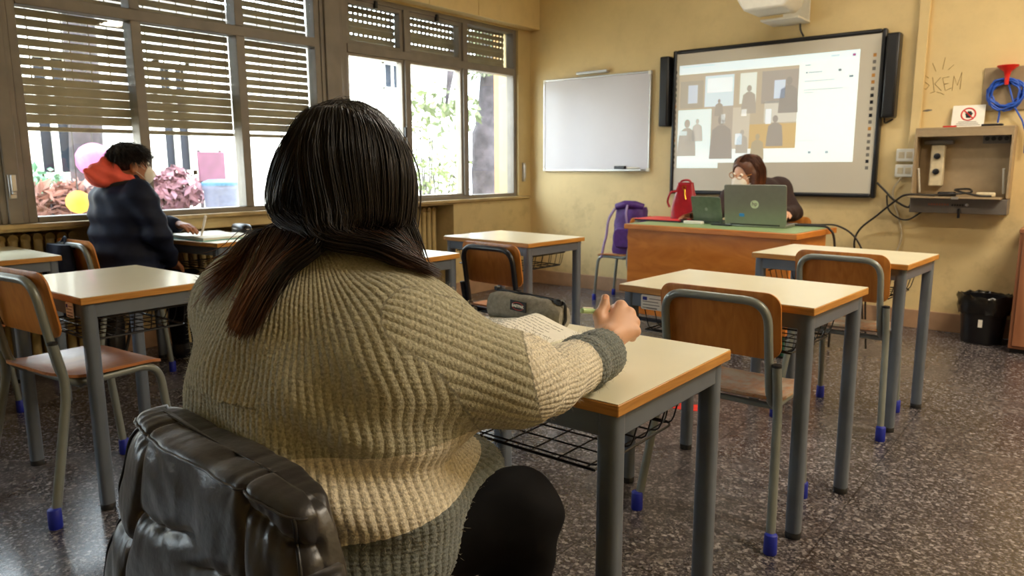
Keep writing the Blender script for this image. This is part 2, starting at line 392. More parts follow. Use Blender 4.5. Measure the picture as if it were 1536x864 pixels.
# ------------------------------------------------------------------ outside
def facade(name, x, y0, y1, z0, z1, col, wins, label, roof=True):
    r = thing(name, label, 'building', (x, y0, z0))
    mat = simple(name+'_render', col, .8, var=.05, scale=2)
    MB().box(-4, 0, 0, y1-y0, 0, z1-z0).build('wall', mat, r, smooth=0)
    if roof: MB().box(-4.2, .35, -.3, y1-y0+.3, z1-z0, z1-z0+.18).build('roof', M['cabside'], r)
    for a, b, c, d in wins:
        f = MB(); a -= y0; b -= y0; c -= z0; d -= z0; t = .06
        f.box(0, .08, a, a+t, c, d); f.box(0, .08, b-t, b, c, d); f.box(0, .08, a, b, c, c+t); f.box(0, .08, a, b, d-t, d)
        f.box(0, .07, (a+b)/2-t/2, (a+b)/2+t/2, c, d)
        if d-c > 1.3: f.box(0, .07, a, b, c+(d-c)*.68, c+(d-c)*.68+t)
        fo = f.build('window', M['white'], r); MB().box(.005, .02, a+.03, b-.03, c+.03, d-.03).build('pane', M['dglass'], fo, smooth=0)
    return r
M['dglass'] = simple('dark_window_glass', srgb(34, 38, 46), .5, var=.2, scale=1, spec=.1)
XA = -19.0
q = [at(573, 107, x=XA), at(601, 136, x=XA)]; q2 = at(540, 88, x=XA)
facade('white_house', XA, at(500, 150, x=XA).y-4, at(612, 150, x=XA).y+2.5, -1, at(606, 98, x=XA).z, srgb(236, 232, 220),
       [(q[0].y, q[1].y, q[1].z, q[0].z+.3)], 'pale house with one small window across the yard')
XB = -9.5
def win(px0, py0, px1, py1, x=XB):
    a, b = at(px0, py0, x=x), at(px1, py1, x=x); return (a.y, b.y, b.z, a.z+.9)
facade('annex_building', XB, at(2, 250, x=XB).y-6, at(470, 250, x=XB).y, -1, 3.0, srgb(238, 234, 226), [win(47, 200, 118, 266), win(236, 200, 292, 262), win(-180, 200, -60, 266)], 'pale low building with white framed windows behind the boy')
structure('trim_outer_reveal', MB().box(-4.86, -4.66, 5.745, 5.91, .80, 2.6), simple('orange_render', srgb(226, 170, 110), .8, var=.05), smooth=0)
structure('trim_outer_jamb', MB().box(-4.665, -4.60, 5.722, 5.745, .885, 2.46), M['white'], smooth=0)
g = MB().box(-40, -5.3, -20, 40, -1.2, -1.0); o = g.build('ground_outside', simple('yard_paving', srgb(206, 198, 184), .9, var=.1, scale=3), smooth=0); o['kind'] = 'structure'
M['bark'] = simple('bark', srgb(54, 48, 52), .95, var=.5, scale=9, bump=1.0, bscale=22)
M['leaf'] = simple('leaves', srgb(78, 86, 52), .7, var=.35, scale=5)
def leaves(name, parent, centre, rad, n, size, seed, mat):
    rg = np.random.default_rng(seed); mb = MB()
    for i in range(n):
        d = Vector(rg.normal(size=3)).normalized()*rg.random()**.4
        c = Vector(centre)+Vector((d.x*rad[0], d.y*rad[1], d.z*rad[2])); u = Vector(rg.normal(size=3)).normalized(); v = u.cross(Vector(rg.normal(size=3))).normalized(); s = size*(.6+.8*rg.random())
        wv = u.cross(v)
        mb.add([c-u*s, c+v*s*.4+wv*s*.08, c+u*s, c-v*s*.4+wv*s*.08], [(0, 1, 2, 3)])
    return mb.build(name, mat, parent, smooth=0)
def tree(label, base, tops, rad, crowns, seed):
    r = thing('tree', label, 'tree', base, 0); rg = random.Random(seed); t = MB()
    pts = spline([(0, 0, 0)]+tops, 6); k = len(pts)
    rings = []
    for i, p in enumerate(pts):
        rr = rad*(1.15-.35*i/k) if i else rad*1.5
        rings.append([p+Vector((math.cos(2*PI*j/18), math.sin(2*PI*j/18), 0))*rr*(1+.1*rg.uniform(-1, 1)) for j in range(18)])
    t.loft(rings); t.build('trunk', M['bark'], r, smooth=80)
    for i, (c, rd, n, s) in enumerate(crowns): 
        leaves('foliage', r, c, rd, n, s, seed+i, M['leaf'])
        br = MB(); mid = pts[-1]*.5+Vector(c)*.5; br.tube(spline([pts[int(k*.6)], mid+Vector((0, 0, .1)), Vector(c)], 5), [rad*.3]*5+[rad*.2]*5+[rad*.06]); br.build('branch', M['bark'], r)
    return r
XT = -7.0
b0 = at(733, 290, x=XT); t0 = at(741, 105, x=XT)
base = Vector((XT, b0.y, -1.0))
rel = lambda px, py, x=XT: at(px, py, x=x)-base
tree('thick dark tree trunk right outside the window nearest the corner', base, [tuple(rel(733, 290)), tuple(rel(733, 200)), tuple(rel(742, 105)), tuple(rel(744, 60)+Vector((0, 0, 3)))], .235,
     [(tuple(rel(668, 168)), (.5, .55, .32), 170, .075), (tuple(rel(700, 120)+Vector((0, .3, .4))), (.5, .6, .4), 160, .08)], 3)
XU = -8.6
base = Vector((XU, at(130, 240, x=XU).y, -1.0)); tp = at(128, 195, x=XU)-base
tree('dark tree trunk in front of the white framed windows left of the boy', base, [(0, 0, .8), tuple(tp), tuple(tp+Vector((0, .1, 3)))], .17, [(tuple(tp+Vector((.2, .3, 2.6))), (.9, 1.2, .5), 260, .09)], 9)
def bush(label, c, rad, n, seed, col, size=.07):
    r = thing('bush', label, 'bush', (c.x, c.y, -1.0)); m = simple('bush_leaves', col, .7, var=.35, scale=6)
    leaves('foliage', r, (0, 0, c.z+1.0), rad, n, size, seed, m)
    s = MB()
    for k in range(5): s.tube([(0, 0, 0), (rad[0]*.4*math.cos(k*1.3), rad[1]*.4*math.sin(k*1.3), c.z+1.0)], [.03, .012], 7)
    s.build('stem', M['bark'], r); return r
bush('sparse green shrub seen through the middle open window pane', at(660, 262, x=-9.0), (.6, .75, .5), 240, 5, srgb(92, 100, 58))
bush('tall thin shrub seen at the left of the middle window pane', at(636, 190, x=-10.0), (.4, .5, 1.4), 200, 6, srgb(104, 110, 70))
bush('low reddish shrub outside the window to the right of the boy', at(262, 290, x=-7.6), (.3, .32, .26), 420, 8, srgb(110, 74, 84))
bush('low brown shrub outside the window behind the boy', at(100, 305, x=-7.6), (.3, .42, .22), 420, 10, srgb(124, 86, 76))
bush('pale green shrub outside beyond the low brown one', at(50, 290, x=-9.1), (.25, .4, .3), 420, 12, srgb(110, 150, 122))
def lath(name, label, cat, prof, loc, mat):
    o = MB().lathe(prof, 20).build(name, mat, smooth=60); o.location = loc; return tag(o, label, cat)
p = at(333, 306, x=-7.2); 
r = thing('waste_container', 'grey plastic waste container outside the second window bay', 'bin', (p.x, p.y, -1.0))
hh = at(333, 278, x=-7.2).z+1.0
MB().lathe([(.14, 0), (.17, hh-.05), (.185, hh-.04), (.185, hh)], 20).build('body', simple('grey_bin', srgb(96, 100, 122), .5), r, smooth=60)
MB().lathe([(.19, hh), (.19, hh+.03), (.12, hh+.06), (.0, hh+.065)], 20).build('lid', simple('bin_lid', srgb(60, 100, 124), .5), r, smooth=60)
p = at(318, 250, x=-7.8); z1 = at(318, 228, x=-7.8).z; z0 = at(318, 272, x=-7.8).z
r = thing('notice_board', 'mauve notice board on posts outside the second window bay', 'notice board', (p.x, p.y, -1.0))
MB().box(-.02, .02, -.16, .15, z0+1, z1+1).build('panel', simple('mauve_board', srgb(92, 52, 72), .6, var=.2, scale=8), r, bevel=.006)
for s_ in (-.13, .12): MB().box(-.03, -.0201, s_-.02, s_+.02, 0, z1+1.02).build('post', M['bark'], r)
for px, py, rad, lab, c in ((141, 240, .15, 'pink paper lantern hung outside the window behind the boy', srgb(170, 92, 140)), (118, 303, .10, 'yellow paper lantern low outside the window behind the boy', srgb(190, 136, 30))):
    p = at(px, py, x=-7.1); r = thing('paper_lantern', lab, 'lantern', p)
    prof = [(.02, -rad)]+[(rad*math.sin(PI*k/12)*(1+.03*(k % 2)), -rad*math.cos(PI*k/12)) for k in range(1, 12)]+[(.02, rad)]
    MB().lathe(prof, 20).build('shade', simple('lantern_paper', c, .7), r, smooth=30)
    MB().tube([(0, 0, rad), (0, 0, 4.0)], .006, 6).build('cord', M['cable'], r)
# ------------------------------------------------------------------ desks
DESKS = 'single school desks with cream tops'
def basket_mb():
    b = MB(); W, D, zt, zb = .572, .36, .672, .595; y0 = -.20
    for z, r in ((zt, .0035), (zb, .003)):
        i = 0 if z == zt else .02
        b.tube(fillet([(-W/2+i, y0, z), (-W/2+i, y0+D-i, z), (W/2-i, y0+D-i, z), (W/2-i, y0, z)], .03), r, 6)
    b.tube([(-W/2+.02, y0, zb), (W/2-.02, y0, zb)], .0035, 6)
    for k in range(8):
        x = -W/2+.04+k*(W-.08)/7
        b.tube(fillet([(x, y0, zb), (x, y0+D-.02, zb), (x, y0+D, zt)], .02, 3), .002, 5)
    for k in range(6):
        y = y0+.02+k*.062
        b.tube(fillet([(-W/2, y, zt), (-W/2+.02, y, zb), (W/2-.02, y, zb), (W/2, y, zt)], .02, 3), .002, 5)
    for sx in (-1, 1):
        b.tube([(sx*W/2, y0+.03, zt), (sx*W/2, y0+.03, .735)], .004, 6); b.tube([(sx*W/2, y0+D-.05, zt), (sx*W/2, y0+D-.05, .735)], .004, 6)
    return b
def make_desk(label, loc, rz, W=.70, D=.51, group=DESKS):
    r = thing('school_desk', label, 'desk', (loc[0], loc[1], 0), rz, group)
    t = MB().box(-W/2, W/2, -D/2, D/2, .735, .7585).build('tabletop', M['edge'], r, bevel=.0025)
    MB().box(-W/2+.0015, W/2-.0015, -D/2+.0015, D/2-.0015, .7585, .7602).build('laminate', M['top'], t, bevel=.0006)
    f = MB(); i = .012
    for s in (-1, 1):
        f.box(-W/2+.045, W/2-.045, s*(D/2-i-.015)-.0125, s*(D/2-i-.015)+.0125, .685, .735)
        f.box(s*(W/2-i-.015)-.0125, s*(W/2-i-.015)+.0125, -D/2+.045, D/2-.045, .685, .735)
    f.build('frame', M['steel'], r, bevel=.003)
    for sx in (-1, 1):
        for sy in (-1, 1):
            x, y = sx*(W/2-.0345), sy*(D/2-.0345)
            prof = rrect(.046, .046, .0165, 5, x, y)
            l = MB().prism(prof, .022, .735).build('leg', M['steel'], r, smooth=30)
            MB().lathe([(.024, 0), (.0245, .004), (.0245, .02), (.022, .0225)], 18, Matrix.Translation((x, y, 0))).build('foot', M['rubber'], l, smooth=50)
    basket_mb().build('wire_basket', M['wire'], r, smooth=60)
    return r
D0 = make_desk('cream topped desk the girl in the knitted sweater writes at', (-.992, 1.352), 0)
def desk(label, loc, rz):
    d = copy_tree(D0); d['label'] = label; d.location = (loc[0], loc[1], 0); d.rotation_euler = (0, 0, math.radians(rz)); return d
d2 = desk("empty cream topped desk straight in front of the writing girl's desk, with a white label", (-.975, 2.508), -3.5)
d3 = desk("empty cream topped desk right in front of the teacher's desk, nearest the bin", (-.953, 3.735), -4)
dl = desk('empty desk between the girl and the boy, with a grey framed chair pushed under', (-2.945, 1.195), 1)
dm = desk("cream topped desk half hidden behind the girl's hair, with no chair in view", (-2.80, 2.37), 0)
dc = desk('empty cream topped desk in the front corner, with the black framed chair behind it', (-2.775, 3.45), -4)
db = desk('cream topped desk under the window the boy in the navy jacket sits at', (-4.235, 2.35), 7)
df = desk('cream topped desk cut off by the left edge, under the window behind the boy', (-4.30, 1.125), 0)
# white inventory labels hanging below two of the tops
def sticker(parent, x, y, w=.088, h=.052):
    s = MB().prism(rrect(w, h, .006, 4), -.0008, .0008, Matrix.Translation((x, y, .706)) @ Matrix.Rotation(PI/2, 4, 'X')).build('label_plate', M['paper'], parent, smooth=0)
    g = MB().box(x-w*.42, x-w*.22, y-.0016, y-.0008, .713, .725); g.build('flag_mark', M['blue'], s, smooth=0)
    l = MB()
    for k, (a, b) in enumerate(((-.12, .42), (-.42, .30), (-.40, .36), (-.42, .1))): l.box(x+a*w, x+b*w, y-.0014, y-.0008, .718-.011*k, .7205-.011*k)
    l.box(x-.02, x+.022, y-.0014, y-.0008, .6835, .688); l.build('lettering', M['ink'], s, smooth=0)
sticker(d2, -.215, -.2435-.0035); sticker(dl, .235, -.2435-.0035, .06)

# ------------------------------------------------------------------ chairs
CH = 'tubular school chairs with plywood seats'
def make_chair(name, label, tube, seatmat, feet=True):
    r = thing(name, label, 'chair', (0, 0, 0), 0, CH)
    w = .175
    # one bent tube: front foot, seat rail, post, top bar and down the other side
    L = [(-w-.004, .205, .03), (-w, .165, .432), (-w, -.155, .425), (-w+.002, -.213, .775)]
    path = [Vector(p) for p in L]+[Vector((-p[0], p[1], p[2])) for p in L[::-1]]
    P = fillet(path, .075, 7)
    MB().tube(P, .0135, 12).build('frame', tube, r, smooth=60)
    for s in (-1, 1):
        l = MB().tube(fillet([(s*(w+.026), -.187, .575), (s*(w+.027), -.158, .43), (s*.232, -.246, .03)], .06), .0145, 12).build('rear_leg', tube, r, smooth=60)
        MB().lathe([(.0150, -.004), (.0150, .004), (.010, .006)], 12, Matrix.Translation((s*(w+.026), -.187, .577))).build('end_cap', M['rubber'], l, smooth=50)
        c = MB()
        c.lathe([(.019, 0), (.0205, .004), (.0195, .062), (.0165, .065)], 16, Matrix.Translation((s*.2345, -.2497, 0)) @ Matrix.Shear('XY', 4, (s*.0475*-1*-1*0, 0)))
        c.build('foot_cap', M['blue'], l, smooth=50)
        c = MB().lathe([(.018, 0), (.0195, .004), (.0185, .058), (.0155, .061)], 16, Matrix.Translation((s*(w+.004), .205, 0))); c.build('foot_cap', M['blue'], r, smooth=50)
        MB().lathe([(.006, 0), (.006, .006), (.003, .008)], 10, Matrix.Translation((s*w, -.205, .70)) @ Matrix.Rotation(PI/2, 4, 'X')).build('rivet', M['alu'], r)
    MB().tube([(-w, .10, .425), (w, .10, .425)], .011, 10).tube([(-w, -.10, .419), (w, -.10, .419)], .011, 10).build('stretcher', tube, r, smooth=60)
    # moulded seat
    def seat_z(x, y): return .447 + .010*(abs(x)/.2)**2 - .016*max(0, (y-.10)/.09)**2 + .022*max(0, (-.08-y)/.10)**2
    out = rrect(.40, .385, .085, 7, 0, .005)
    rings = []
    for k in range(9):
        s = [1, 1, .92, .8, .65, .5, .33, .17, .02][k]
        rings.append([Vector((x*s, (y-.005)*s+.005, 0)) for x, y in out])
    vs = MB(); top = [[Vector((p.x, p.y, seat_z(p.x, p.y)+(.0 if k else -.0045))) for p in q] for k, q in enumerate(rings)]
    bot = [[Vector((p.x, p.y, seat_z(p.x, p.y)-.010)) for p in q] for q in rings[::-1][:-1]]
    vs.loft(bot+top); vs.build('seat', seatmat, r, smooth=50)
    # curved plywood back in front of the top bar
    nu, nv = 16, 8; g = MB(); fr, bk = [], []
    prof = rrect(.405, .215, .045, 6)
    def bp(x, z, off): 
        t = z-.775; yb = -.213+(.775-z)*.165+.0145; return Vector((x, yb-.03*(x/.2)**2*0+.018*(1-(x/.2)**2)*-1*0+off-.012*(abs(x)/.2)**2*0+.010*(abs(x)/.2)**3, z))
    rr = []
    for k, (s, off) in enumerate(((.02, .0), (.35, .0), (.7, 0), (.95, 0), (1, .002), (1, .008), (.95, .010), (.7, .010), (.35, .010), (.02, .010))):
        rr.append([bp(x*s, .693+y*s, off) for x, y in prof])
    g.loft(rr); g.build('backrest', M['ply'], r, smooth=50)
    return r
C0 = make_chair('school_chair', "plywood chair behind the empty desk straight in front of the writing girl's desk", M['steel2'], M['seatworn'])
def place(c, x, y, rz=0, s=1, label=None):
    c.location = (x, y, 0); c.rotation_euler = (0, 0, math.radians(rz)); c.scale = (s, s, s)
    if label: c['label'] = label
    return c
place(C0, -.925, 2.375, -1)
place(copy_tree(C0), -.875, 3.605, -3, 1, "plywood chair at the desk in front of the teacher's desk, near the wall cabinet")
C1 = make_chair('school_chair', 'glossy plywood chair with grey tube frame half under the left desk', M['steel2'], M['seat'])
place(C1, -2.885, 1.045, 6, 1.06)
place(copy_tree(C1), -4.33, 1.762, 4, 1.0, 'plywood chair the boy in the navy jacket sits on')
place(copy_tree(C1), -4.225, .955, 0, 1.0, 'plywood chair under the desk cut off by the left edge')
place(copy_tree(C1), -3.26, 5.60, 90, .93, 'plywood chair carrying the purple backpack beside the teacher desk')
place(copy_tree(C1), -1.86, 5.37, 180, 1.0, 'plywood chair the teacher sits on behind the wooden desk')
GC = place(copy_tree(C1), -.94, .672, 0, .94, 'plywood chair under the girl, covered by the black puffer jacket')
C2 = make_chair('school_chair', 'black framed plywood chair at the desk in the front corner', M['blacktube'], M['seat'])
place(C2, -2.385, 2.975, -4)

# ------------------------------------------------------------------ teacher's desk
TD = thing('teacher_desk', 'orange brown wooden teacher desk with green top under the interactive board', 'desk', (-1.985, 4.755, 0), math.radians(-4.5))
W, D = 1.16, .60
t = MB().box(-W/2-.02, W/2+.045, -D/2-.02, D/2+.02, .742, .778).build('top', M['tdesk'], TD, bevel=.004)
MB().box(-W/2, W/2+.025, -D/2, D/2, .778, .7805).build('green_inlay', M['green'], t, bevel=.001)
MB().box(-W/2, W/2-.0, -D/2, -D/2+.02, .15, .742).build('front_panel', M['tdesk'], TD, bevel=.002)
for s in (-1, 1): MB().box(s*(W/2-.01)-.01, s*(W/2-.01)+.01, -D/2+.0205, D/2-.04, .15, .742).build('side_panel', M['tdesk'], TD, bevel=.002)
dr = MB().box(-W/2+.022, -.16, -.24, D/2-.06, .34, .738).build('drawer_unit', M['tdesk'], TD, bevel=.002)
for k in range(3): d_ = MB().box(-W/2+.03, -.17, D/2-.0595, D/2-.045, .35+k*.13, .47+k*.13).build('drawer', M['tdesk'], dr, bevel=.002); MB().box(-.42, -.32, D/2-.0445, D/2-.03, .40+k*.13, .415+k*.13).build('handle', M['alu'], d_, bevel=.003)
M['gtube'] = simple('dark_green_tube', srgb(22, 78, 62), .4)
for s in (-1, 1):
    for q in (-1, 1):
        l = MB().prism(rrect(.035, .035, .008, 3, s*(W/2-.045), q*(D/2-.06)), .01, .742).build('leg', M['gtube'], TD); MB().box(s*(W/2-.045)-.02, s*(W/2-.045)+.02, q*(D/2-.06)-.02, q*(D/2-.06)+.02, 0, .012).build('foot', M['rubber'], l)
MB().box(-W/2+.06, W/2-.06, -D/2+.05, -D/2+.075, .09, .115).build('stretcher', M['blacktube'], TD, bevel=.003)

# ------------------------------------------------------------------ front wall
# whiteboard
r = thing('whiteboard', 'plain whiteboard on the wall between the windows and the interactive board', 'whiteboard', (-3.768, YF-.002, 1.562))
MB().box(-.575, .575, -.022, -.002, -.425, .425).build('panel', M['boardwhite'], r, bevel=.002)
f = MB()
for s in (-1, 1): f.box(s*.575-.008, s*.575+.008, -.028, 0, -.433, .433); f.box(-.567, .567, -.028, 0, s*.425-.008, s*.425+.008)
f  .build('frame', M['alu'], r, bevel=.002)
for sx in (-1, 1):
    for sz in (-1, 1): MB().box(sx*.57-.015, sx*.57+.015, -.031, -.001, sz*.42-.015, sz*.42+.015).build('corner_cap', M['white'], r, bevel=.004)
MB().box(.24, .54, -.085, -.0285, -.428, -.416).build('pen_tray', M['alu'], r, bevel=.002)
o = MB().box(-.055, .055, -.018, .018, 0, .028).build('board_eraser', [M['black']], bevel=.004); o.location = (-3.46, YF-.06, 1.1485); tag(o, 'black eraser on the whiteboard tray', 'eraser')
o = MB().lathe([(.0085, 0), (.0085, .10), (.006, .105), (.006, .125)], 12, Matrix.Translation((0, 0, .0085)) @ Matrix.Rotation(PI/2, 4, 'Y')).build('board_marker', M['white'], smooth=50); o.location = (-3.385, YF-.06, 1.1485); tag(o, 'white marker beside the black eraser on the whiteboard tray', 'marker')
o = MB().box(-.17, .17, -.05, -.001, -.012, .012).build('wall_bracket', M['alu'], bevel=.004); o.location = (-3.79, YF, 2.028); tag(o, 'thin metal bracket on the wall just above the whiteboard', 'bracket')
# interactive board
IB = thing('interactive_whiteboard', 'large black framed interactive board showing a projected video call', 'interactive board', (-2.14, YF, 1.535))
w2, h2, t = .825, .598, .032
f = MB()
for s in (-1, 1): f.box(s*(w2-t/2)-t/2, s*(w2-t/2)+t/2, -.06, 0, -h2, h2); f.box(-w2+t, w2-t, -.06, 0, s*(h2-t/2)-t/2, s*(h2-t/2)+t/2)
f.build('frame', M['black'], IB, bevel=.012, bseg=3)
MB().box(-w2+t-.004, w2-t+.004, -.048, -.002, -h2+t-.004, h2-t+.004).build('board_surface', M['screenface'], IB, smooth=0)
PJ = {}
def pm(col, s=.34):
    if col not in PJ: PJ[col] = glow('projected_%02x%02x%02x' % col, srgb(*col), s)
    return PJ[col]
u0, u1, v0, v1 = -.765, .655, .47, -.40      # the projected desktop on the board
def PX(u): return u0+(u1-u0)*u
def PZ(v): return v0+(v1-v0)*v
dep = [-.0482]
def patch(a, b, c, d, col, name='picture_area', parent=None, e=0):
    y = dep[0]-e
    return MB().box(PX(a), PX(b), y-.0002, y, PZ(d), PZ(c)).build(name, pm(col), parent or pim, smooth=0)
pim = MB().box(PX(0), PX(1), -.0486, -.048, PZ(.925), PZ(0)).build('projected_window', pm((236, 246, 248)), IB, smooth=0)
MB().box(PX(0), PX(.26), -.0486, -.048, PZ(.975), PZ(.925)).build('projected_tab', pm((226, 240, 242)), IB, smooth=0)
dep[0] = -.0488
patch(0, 1, 0, .075, (222, 240, 248), 'title_bar'); patch(.0, .70, .085, .80, (182, 172, 152), 'call_gallery', e=.0002)
tiles = [(.01, .155, .15, .405, (170, 164, 150)), (.165, .34, .115, .40, (206, 222, 232)), (.375, .47, .115, .39, (218, 226, 220)), (.50, .70, .115, .40, (162, 156, 148)),
         (0, .21, .42, .80, (222, 238, 240)), (.215, .34, .40, .80, (176, 168, 156)), (.34, .44, .42, .80, (196, 190, 176)), (.44, .70, .58, .80, (196, 172, 124)), (.52, .70, .38, .57, (200, 198, 188))]
for a, b, c, d, col in tiles: patch(a, b, c, d, col, 'call_tile', e=.0004)
def figure(cx, top, sc, col, e=.0008):
    col = tuple(min(255, int(c*.7+58)) for c in col); mb = MB(); y = dep[0]-e; ax = (u1-u0); az = (v1-v0)
    hx, hz = PX(cx), PZ(top+.055*sc)
    mb.add([(hx, y, hz)]+[(hx+.030*sc*math.cos(k*PI/8), y, hz+.040*sc*math.sin(k*PI/8)) for k in range(16)], [(0, 1+k, 1+(k+1) % 16) for k in range(16)])
    pts = [(-.025, .04), (.025, .04), (.075, .075), (.09, .2), (.095, .30), (-.095, .30), (-.09, .2), (-.075, .075)]
    mb.add([(hx+p*sc, y, hz-q*sc) for p, q in pts], [tuple(range(8))]); return mb.build('call_figure', pm(col), pim, smooth=0)
for cx, top, sc, col in ((.06, .50, .9, (168, 160, 146)), (.125, .50, .55, (190, 186, 176)), (.275, .47, 1.05, (140, 132, 120)), (.255, .33, .4, (150, 142, 128)), (.43, .22, .65, (156, 148, 134)), (.65, .17, .8, (132, 126, 118)), (.40, .62, .55, (168, 160, 146)), (.585, .50, .7, (140, 132, 120)), (.49, .66, .6, (168, 152, 116))):
    figure(cx, top, sc, col)
for a, b, c, d, col in ((.18, .33, .14, .27, (232, 244, 250)), (.27, .295, .475, .56, (236, 240, 236)), (.39, .42, .44, .50, (248, 250, 246)), (.57, .63, .20, .36, (198, 212, 230)), (.06, .12, .19, .36, (196, 206, 220)), (.36, .40, .66, .76, (226, 240, 250)), (.53, .56, .45, .58, (226, 236, 244)), (.0, .06, .62, .66, (232, 244, 246))):
    patch(a, b, c, d, col, 'call_detail', e=.0006)
for a, b, c, d, col in ((.73, .76, .09, .098, (150, 160, 166)), (.735, .745, .15, .163, (140, 150, 160)), (.75, .82, .152, .162, (176, 190, 198)), (.73, .885, .225, .233, (186, 198, 204)), (.73, .93, .30, .308, (190, 202, 206)), (.73, .78, .322, .33, (190, 202, 206)),
                        (.90, .915, .145, .165, (120, 130, 136)), (.955, .975, .205, .22, (110, 130, 140)), (.965, .98, .03, .05, (150, 80, 130)), (.70, .80, .735, .741, (200, 210, 214)), (.02, .06, .845, .855, (176, 190, 196)), (.095, .105, .835, .86, (120, 134, 144)), (.77, .785, .83, .85, (150, 166, 176)), (.86, .875, .83, .85, (150, 166, 176)), (.02, .22, .012, .02, (198, 216, 226)), (.86, .90, .028, .038, (186, 200, 210))):
    patch(a, b, c, d, col, 'screen_mark', e=.0004)
rgc = random.Random(3)
for s, x in ((-1, u0-.033), (1, u1+.10)):
    for k in range(18):
        z = .42-k*.047; c = rgc.choice(['ink', 'black', 'gtube', 'edge', 'ink', 'cabside'])
        MB().box(x-.011, x+.011, -.0488, -.048, z-.012, z+.012).build('tool_icon', M[c], IB, smooth=0)
def loudspeaker(x, wd, label):
    q = thing('board_loudspeaker', label, 'loudspeaker', (x, YF, 1.80), 0, 'loudspeakers beside the interactive board')
    MB().box(-wd/2, wd/2, -.10, -.001, -.29, .29).build('cabinet', M['black'], q, bevel=.01); MB().box(-wd/2+.012, wd/2-.012, -.106, -.1005, -.27, .27).build('grille', M['wire'], q, bevel=.003); MB().box(-.03, .03, -.0009, -.0001, -.2, .2).build('wall_mount', M['black'], q); return q
loudspeaker(-3.025, .085, 'tall black loudspeaker at the left side of the interactive board'); q = loudspeaker(-1.262, .085, 'tall black loudspeaker at the right side of the interactive board')
MB().tube(fillet([(-.03, -.05, -.29), (-.03, -.03, -.33), (.02, -.012, -.30)], .02), .006, 6).build('bracket', M['black'], q)
# projector on a wall arm
PR = thing('projector', 'white short throw projector on a wall plate above the interactive board', 'projector', (-2.02, YF, 2.40))
MB().box(-.05, .15, -.02, -.001, -.165, .42).build('wall_plate', M['white'], PR, bevel=.004)
MB().box(.0, .10, -.52, -.0205, .09, .16).build('arm', M['white'], PR, bevel=.008)
prof = [(-.20, .085), (.205, .085), (.215, .02), (.19, -.085), (.15, -.125), (-.13, -.125), (-.185, -.04), (-.205, .02)]
bo = MB().prism(prof, -.15, .15, Matrix.Translation((-.02, -.40, 0)) @ Matrix.Rotation(PI/2, 4, 'X')).build('body', M['white'], PR, bevel=.018, bseg=3)
MB().box(-.14, -.05, -.5525, -.55, .035, .048).box(-.13, -.09, -.5525, -.55, .005, .018).build('vent', M['cabside'], bo); MB().box(.02, .11, -.5525, -.55, .03, .065).build('logo_plate', M['cablew'], bo)
MB().box(-.12, .16, -.30, -.021, -.165, -.15).build('lower_plate', M['white'], PR, bevel=.004)
tag(MB().tube(spline([(-1.93, YF-.04, 2.25), (-1.925, YF-.035, 2.19), (-1.90, YF-.03, 2.14)], 5), .007, 8).build('projector_cable', M['cable']), 'short black cable between the projector and the interactive board', 'cable')
# conduit, sockets
tag(MB().box(-1.125, -1.06, YF-.035, YF-.001, 1.28, 2.95).build('cable_conduit', M['wall'], bevel=.004), 'wall coloured vertical cable duct right of the interactive board', 'cable duct')
for z, lab, n in ((1.245, 'upper double socket plate left of the wall cabinet', 2), (1.135, 'lower double socket plate left of the wall cabinet', 2)):
    q = thing('socket_plate', lab, 'socket', (-1.135, YF, z), 0, 'socket plates beside the wall cabinet'); MB().box(-.062, .062, -.04, -.001, -.045, .045).build('plate', M['white'], q, bevel=.006)
    for k in range(n): MB().box(-.045+k*.05, -.008+k*.05, -.042, -.0402, -.022, .022).build('socket', M['cablew'], q, bevel=.003)
# wall cabinet with its flap down
WC = thing('wall_cabinet', 'open taupe steel wall cabinet with its flap folded down and cables inside', 'cabinet', (-.775, YF, .85))
cw, ch, cd_ = .285, .575, .17
s = MB(); s.box(-cw, cw, -cd_, -.001, ch-.014, ch); s.box(-cw, -cw+.014, -cd_, -.001, .105, ch-.014); s.box(cw-.014, cw, -cd_, -.001, .105, ch-.014); s.box(-cw+.014, cw-.014, -.012, -.001, .105, ch-.014); s.box(-cw+.014, cw-.014, -cd_, -cd_+.012, ch-.06, ch-.014)
s.build('shell', M['cabsteel'], WC, bevel=.002)
MB().box(-cw, cw, -cd_, -.001, 0, .10).build('lower_box', M['cabside'], WC, bevel=.003)
fl = MB().box(-cw-.005, cw-.03, -cd_-.10, -.02, .103, .113).build('flap', M['cabsteel'], WC, bevel=.002)
MB().box(-.02, .02, -cd_-.112, -cd_-.1005, .10, .116).build('latch', M['alu'], fl)
l = MB()
for k in range(8): l.box(-.17+k*.016, -.17+k*.016+.011, -cd_-.0012, -cd_-.0002, .052, .066)
l.build('lettering', simple('faded_red_lettering', srgb(150, 90, 70), .6), WC, smooth=0)
l = MB()
for k in range(5): l.box(-.03+k*.015, -.03+k*.015+.011, -cd_-.0012, -cd_-.0002, .050, .064)
l.build('lettering', M['black'], WC, smooth=0)
MB().box(.01, .026, -cd_-.016, -cd_-.0002, -.03, .035).build('key_fob', M['black'], WC, bevel=.003); MB().lathe([(.01, 0), (.01, .006), (.004, .008)], 12, Matrix.Translation((.06, -cd_, .06)) @ Matrix.Rotation(PI/2, 4, 'X')).build('lock', M['alu'], WC)
for x in (-.255, .245): MB().tube([(x, -.03, .135), (x-.006, -.10, .30)], .008, 8).build('stay', M['white'], WC)
MB().box(.10, .255, -.05, -.013, .465, .525).build('socket_strip', M['cabside'], WC, bevel=.004)
for k in range(4): MB().lathe([(.014, 0), (.014, .004), (.009, .0045)], 14, Matrix.Translation((.125+k*.036, -.0502, .497)) @ Matrix.Rotation(PI/2, 4, 'X')).build('socket', M['black'], WC)
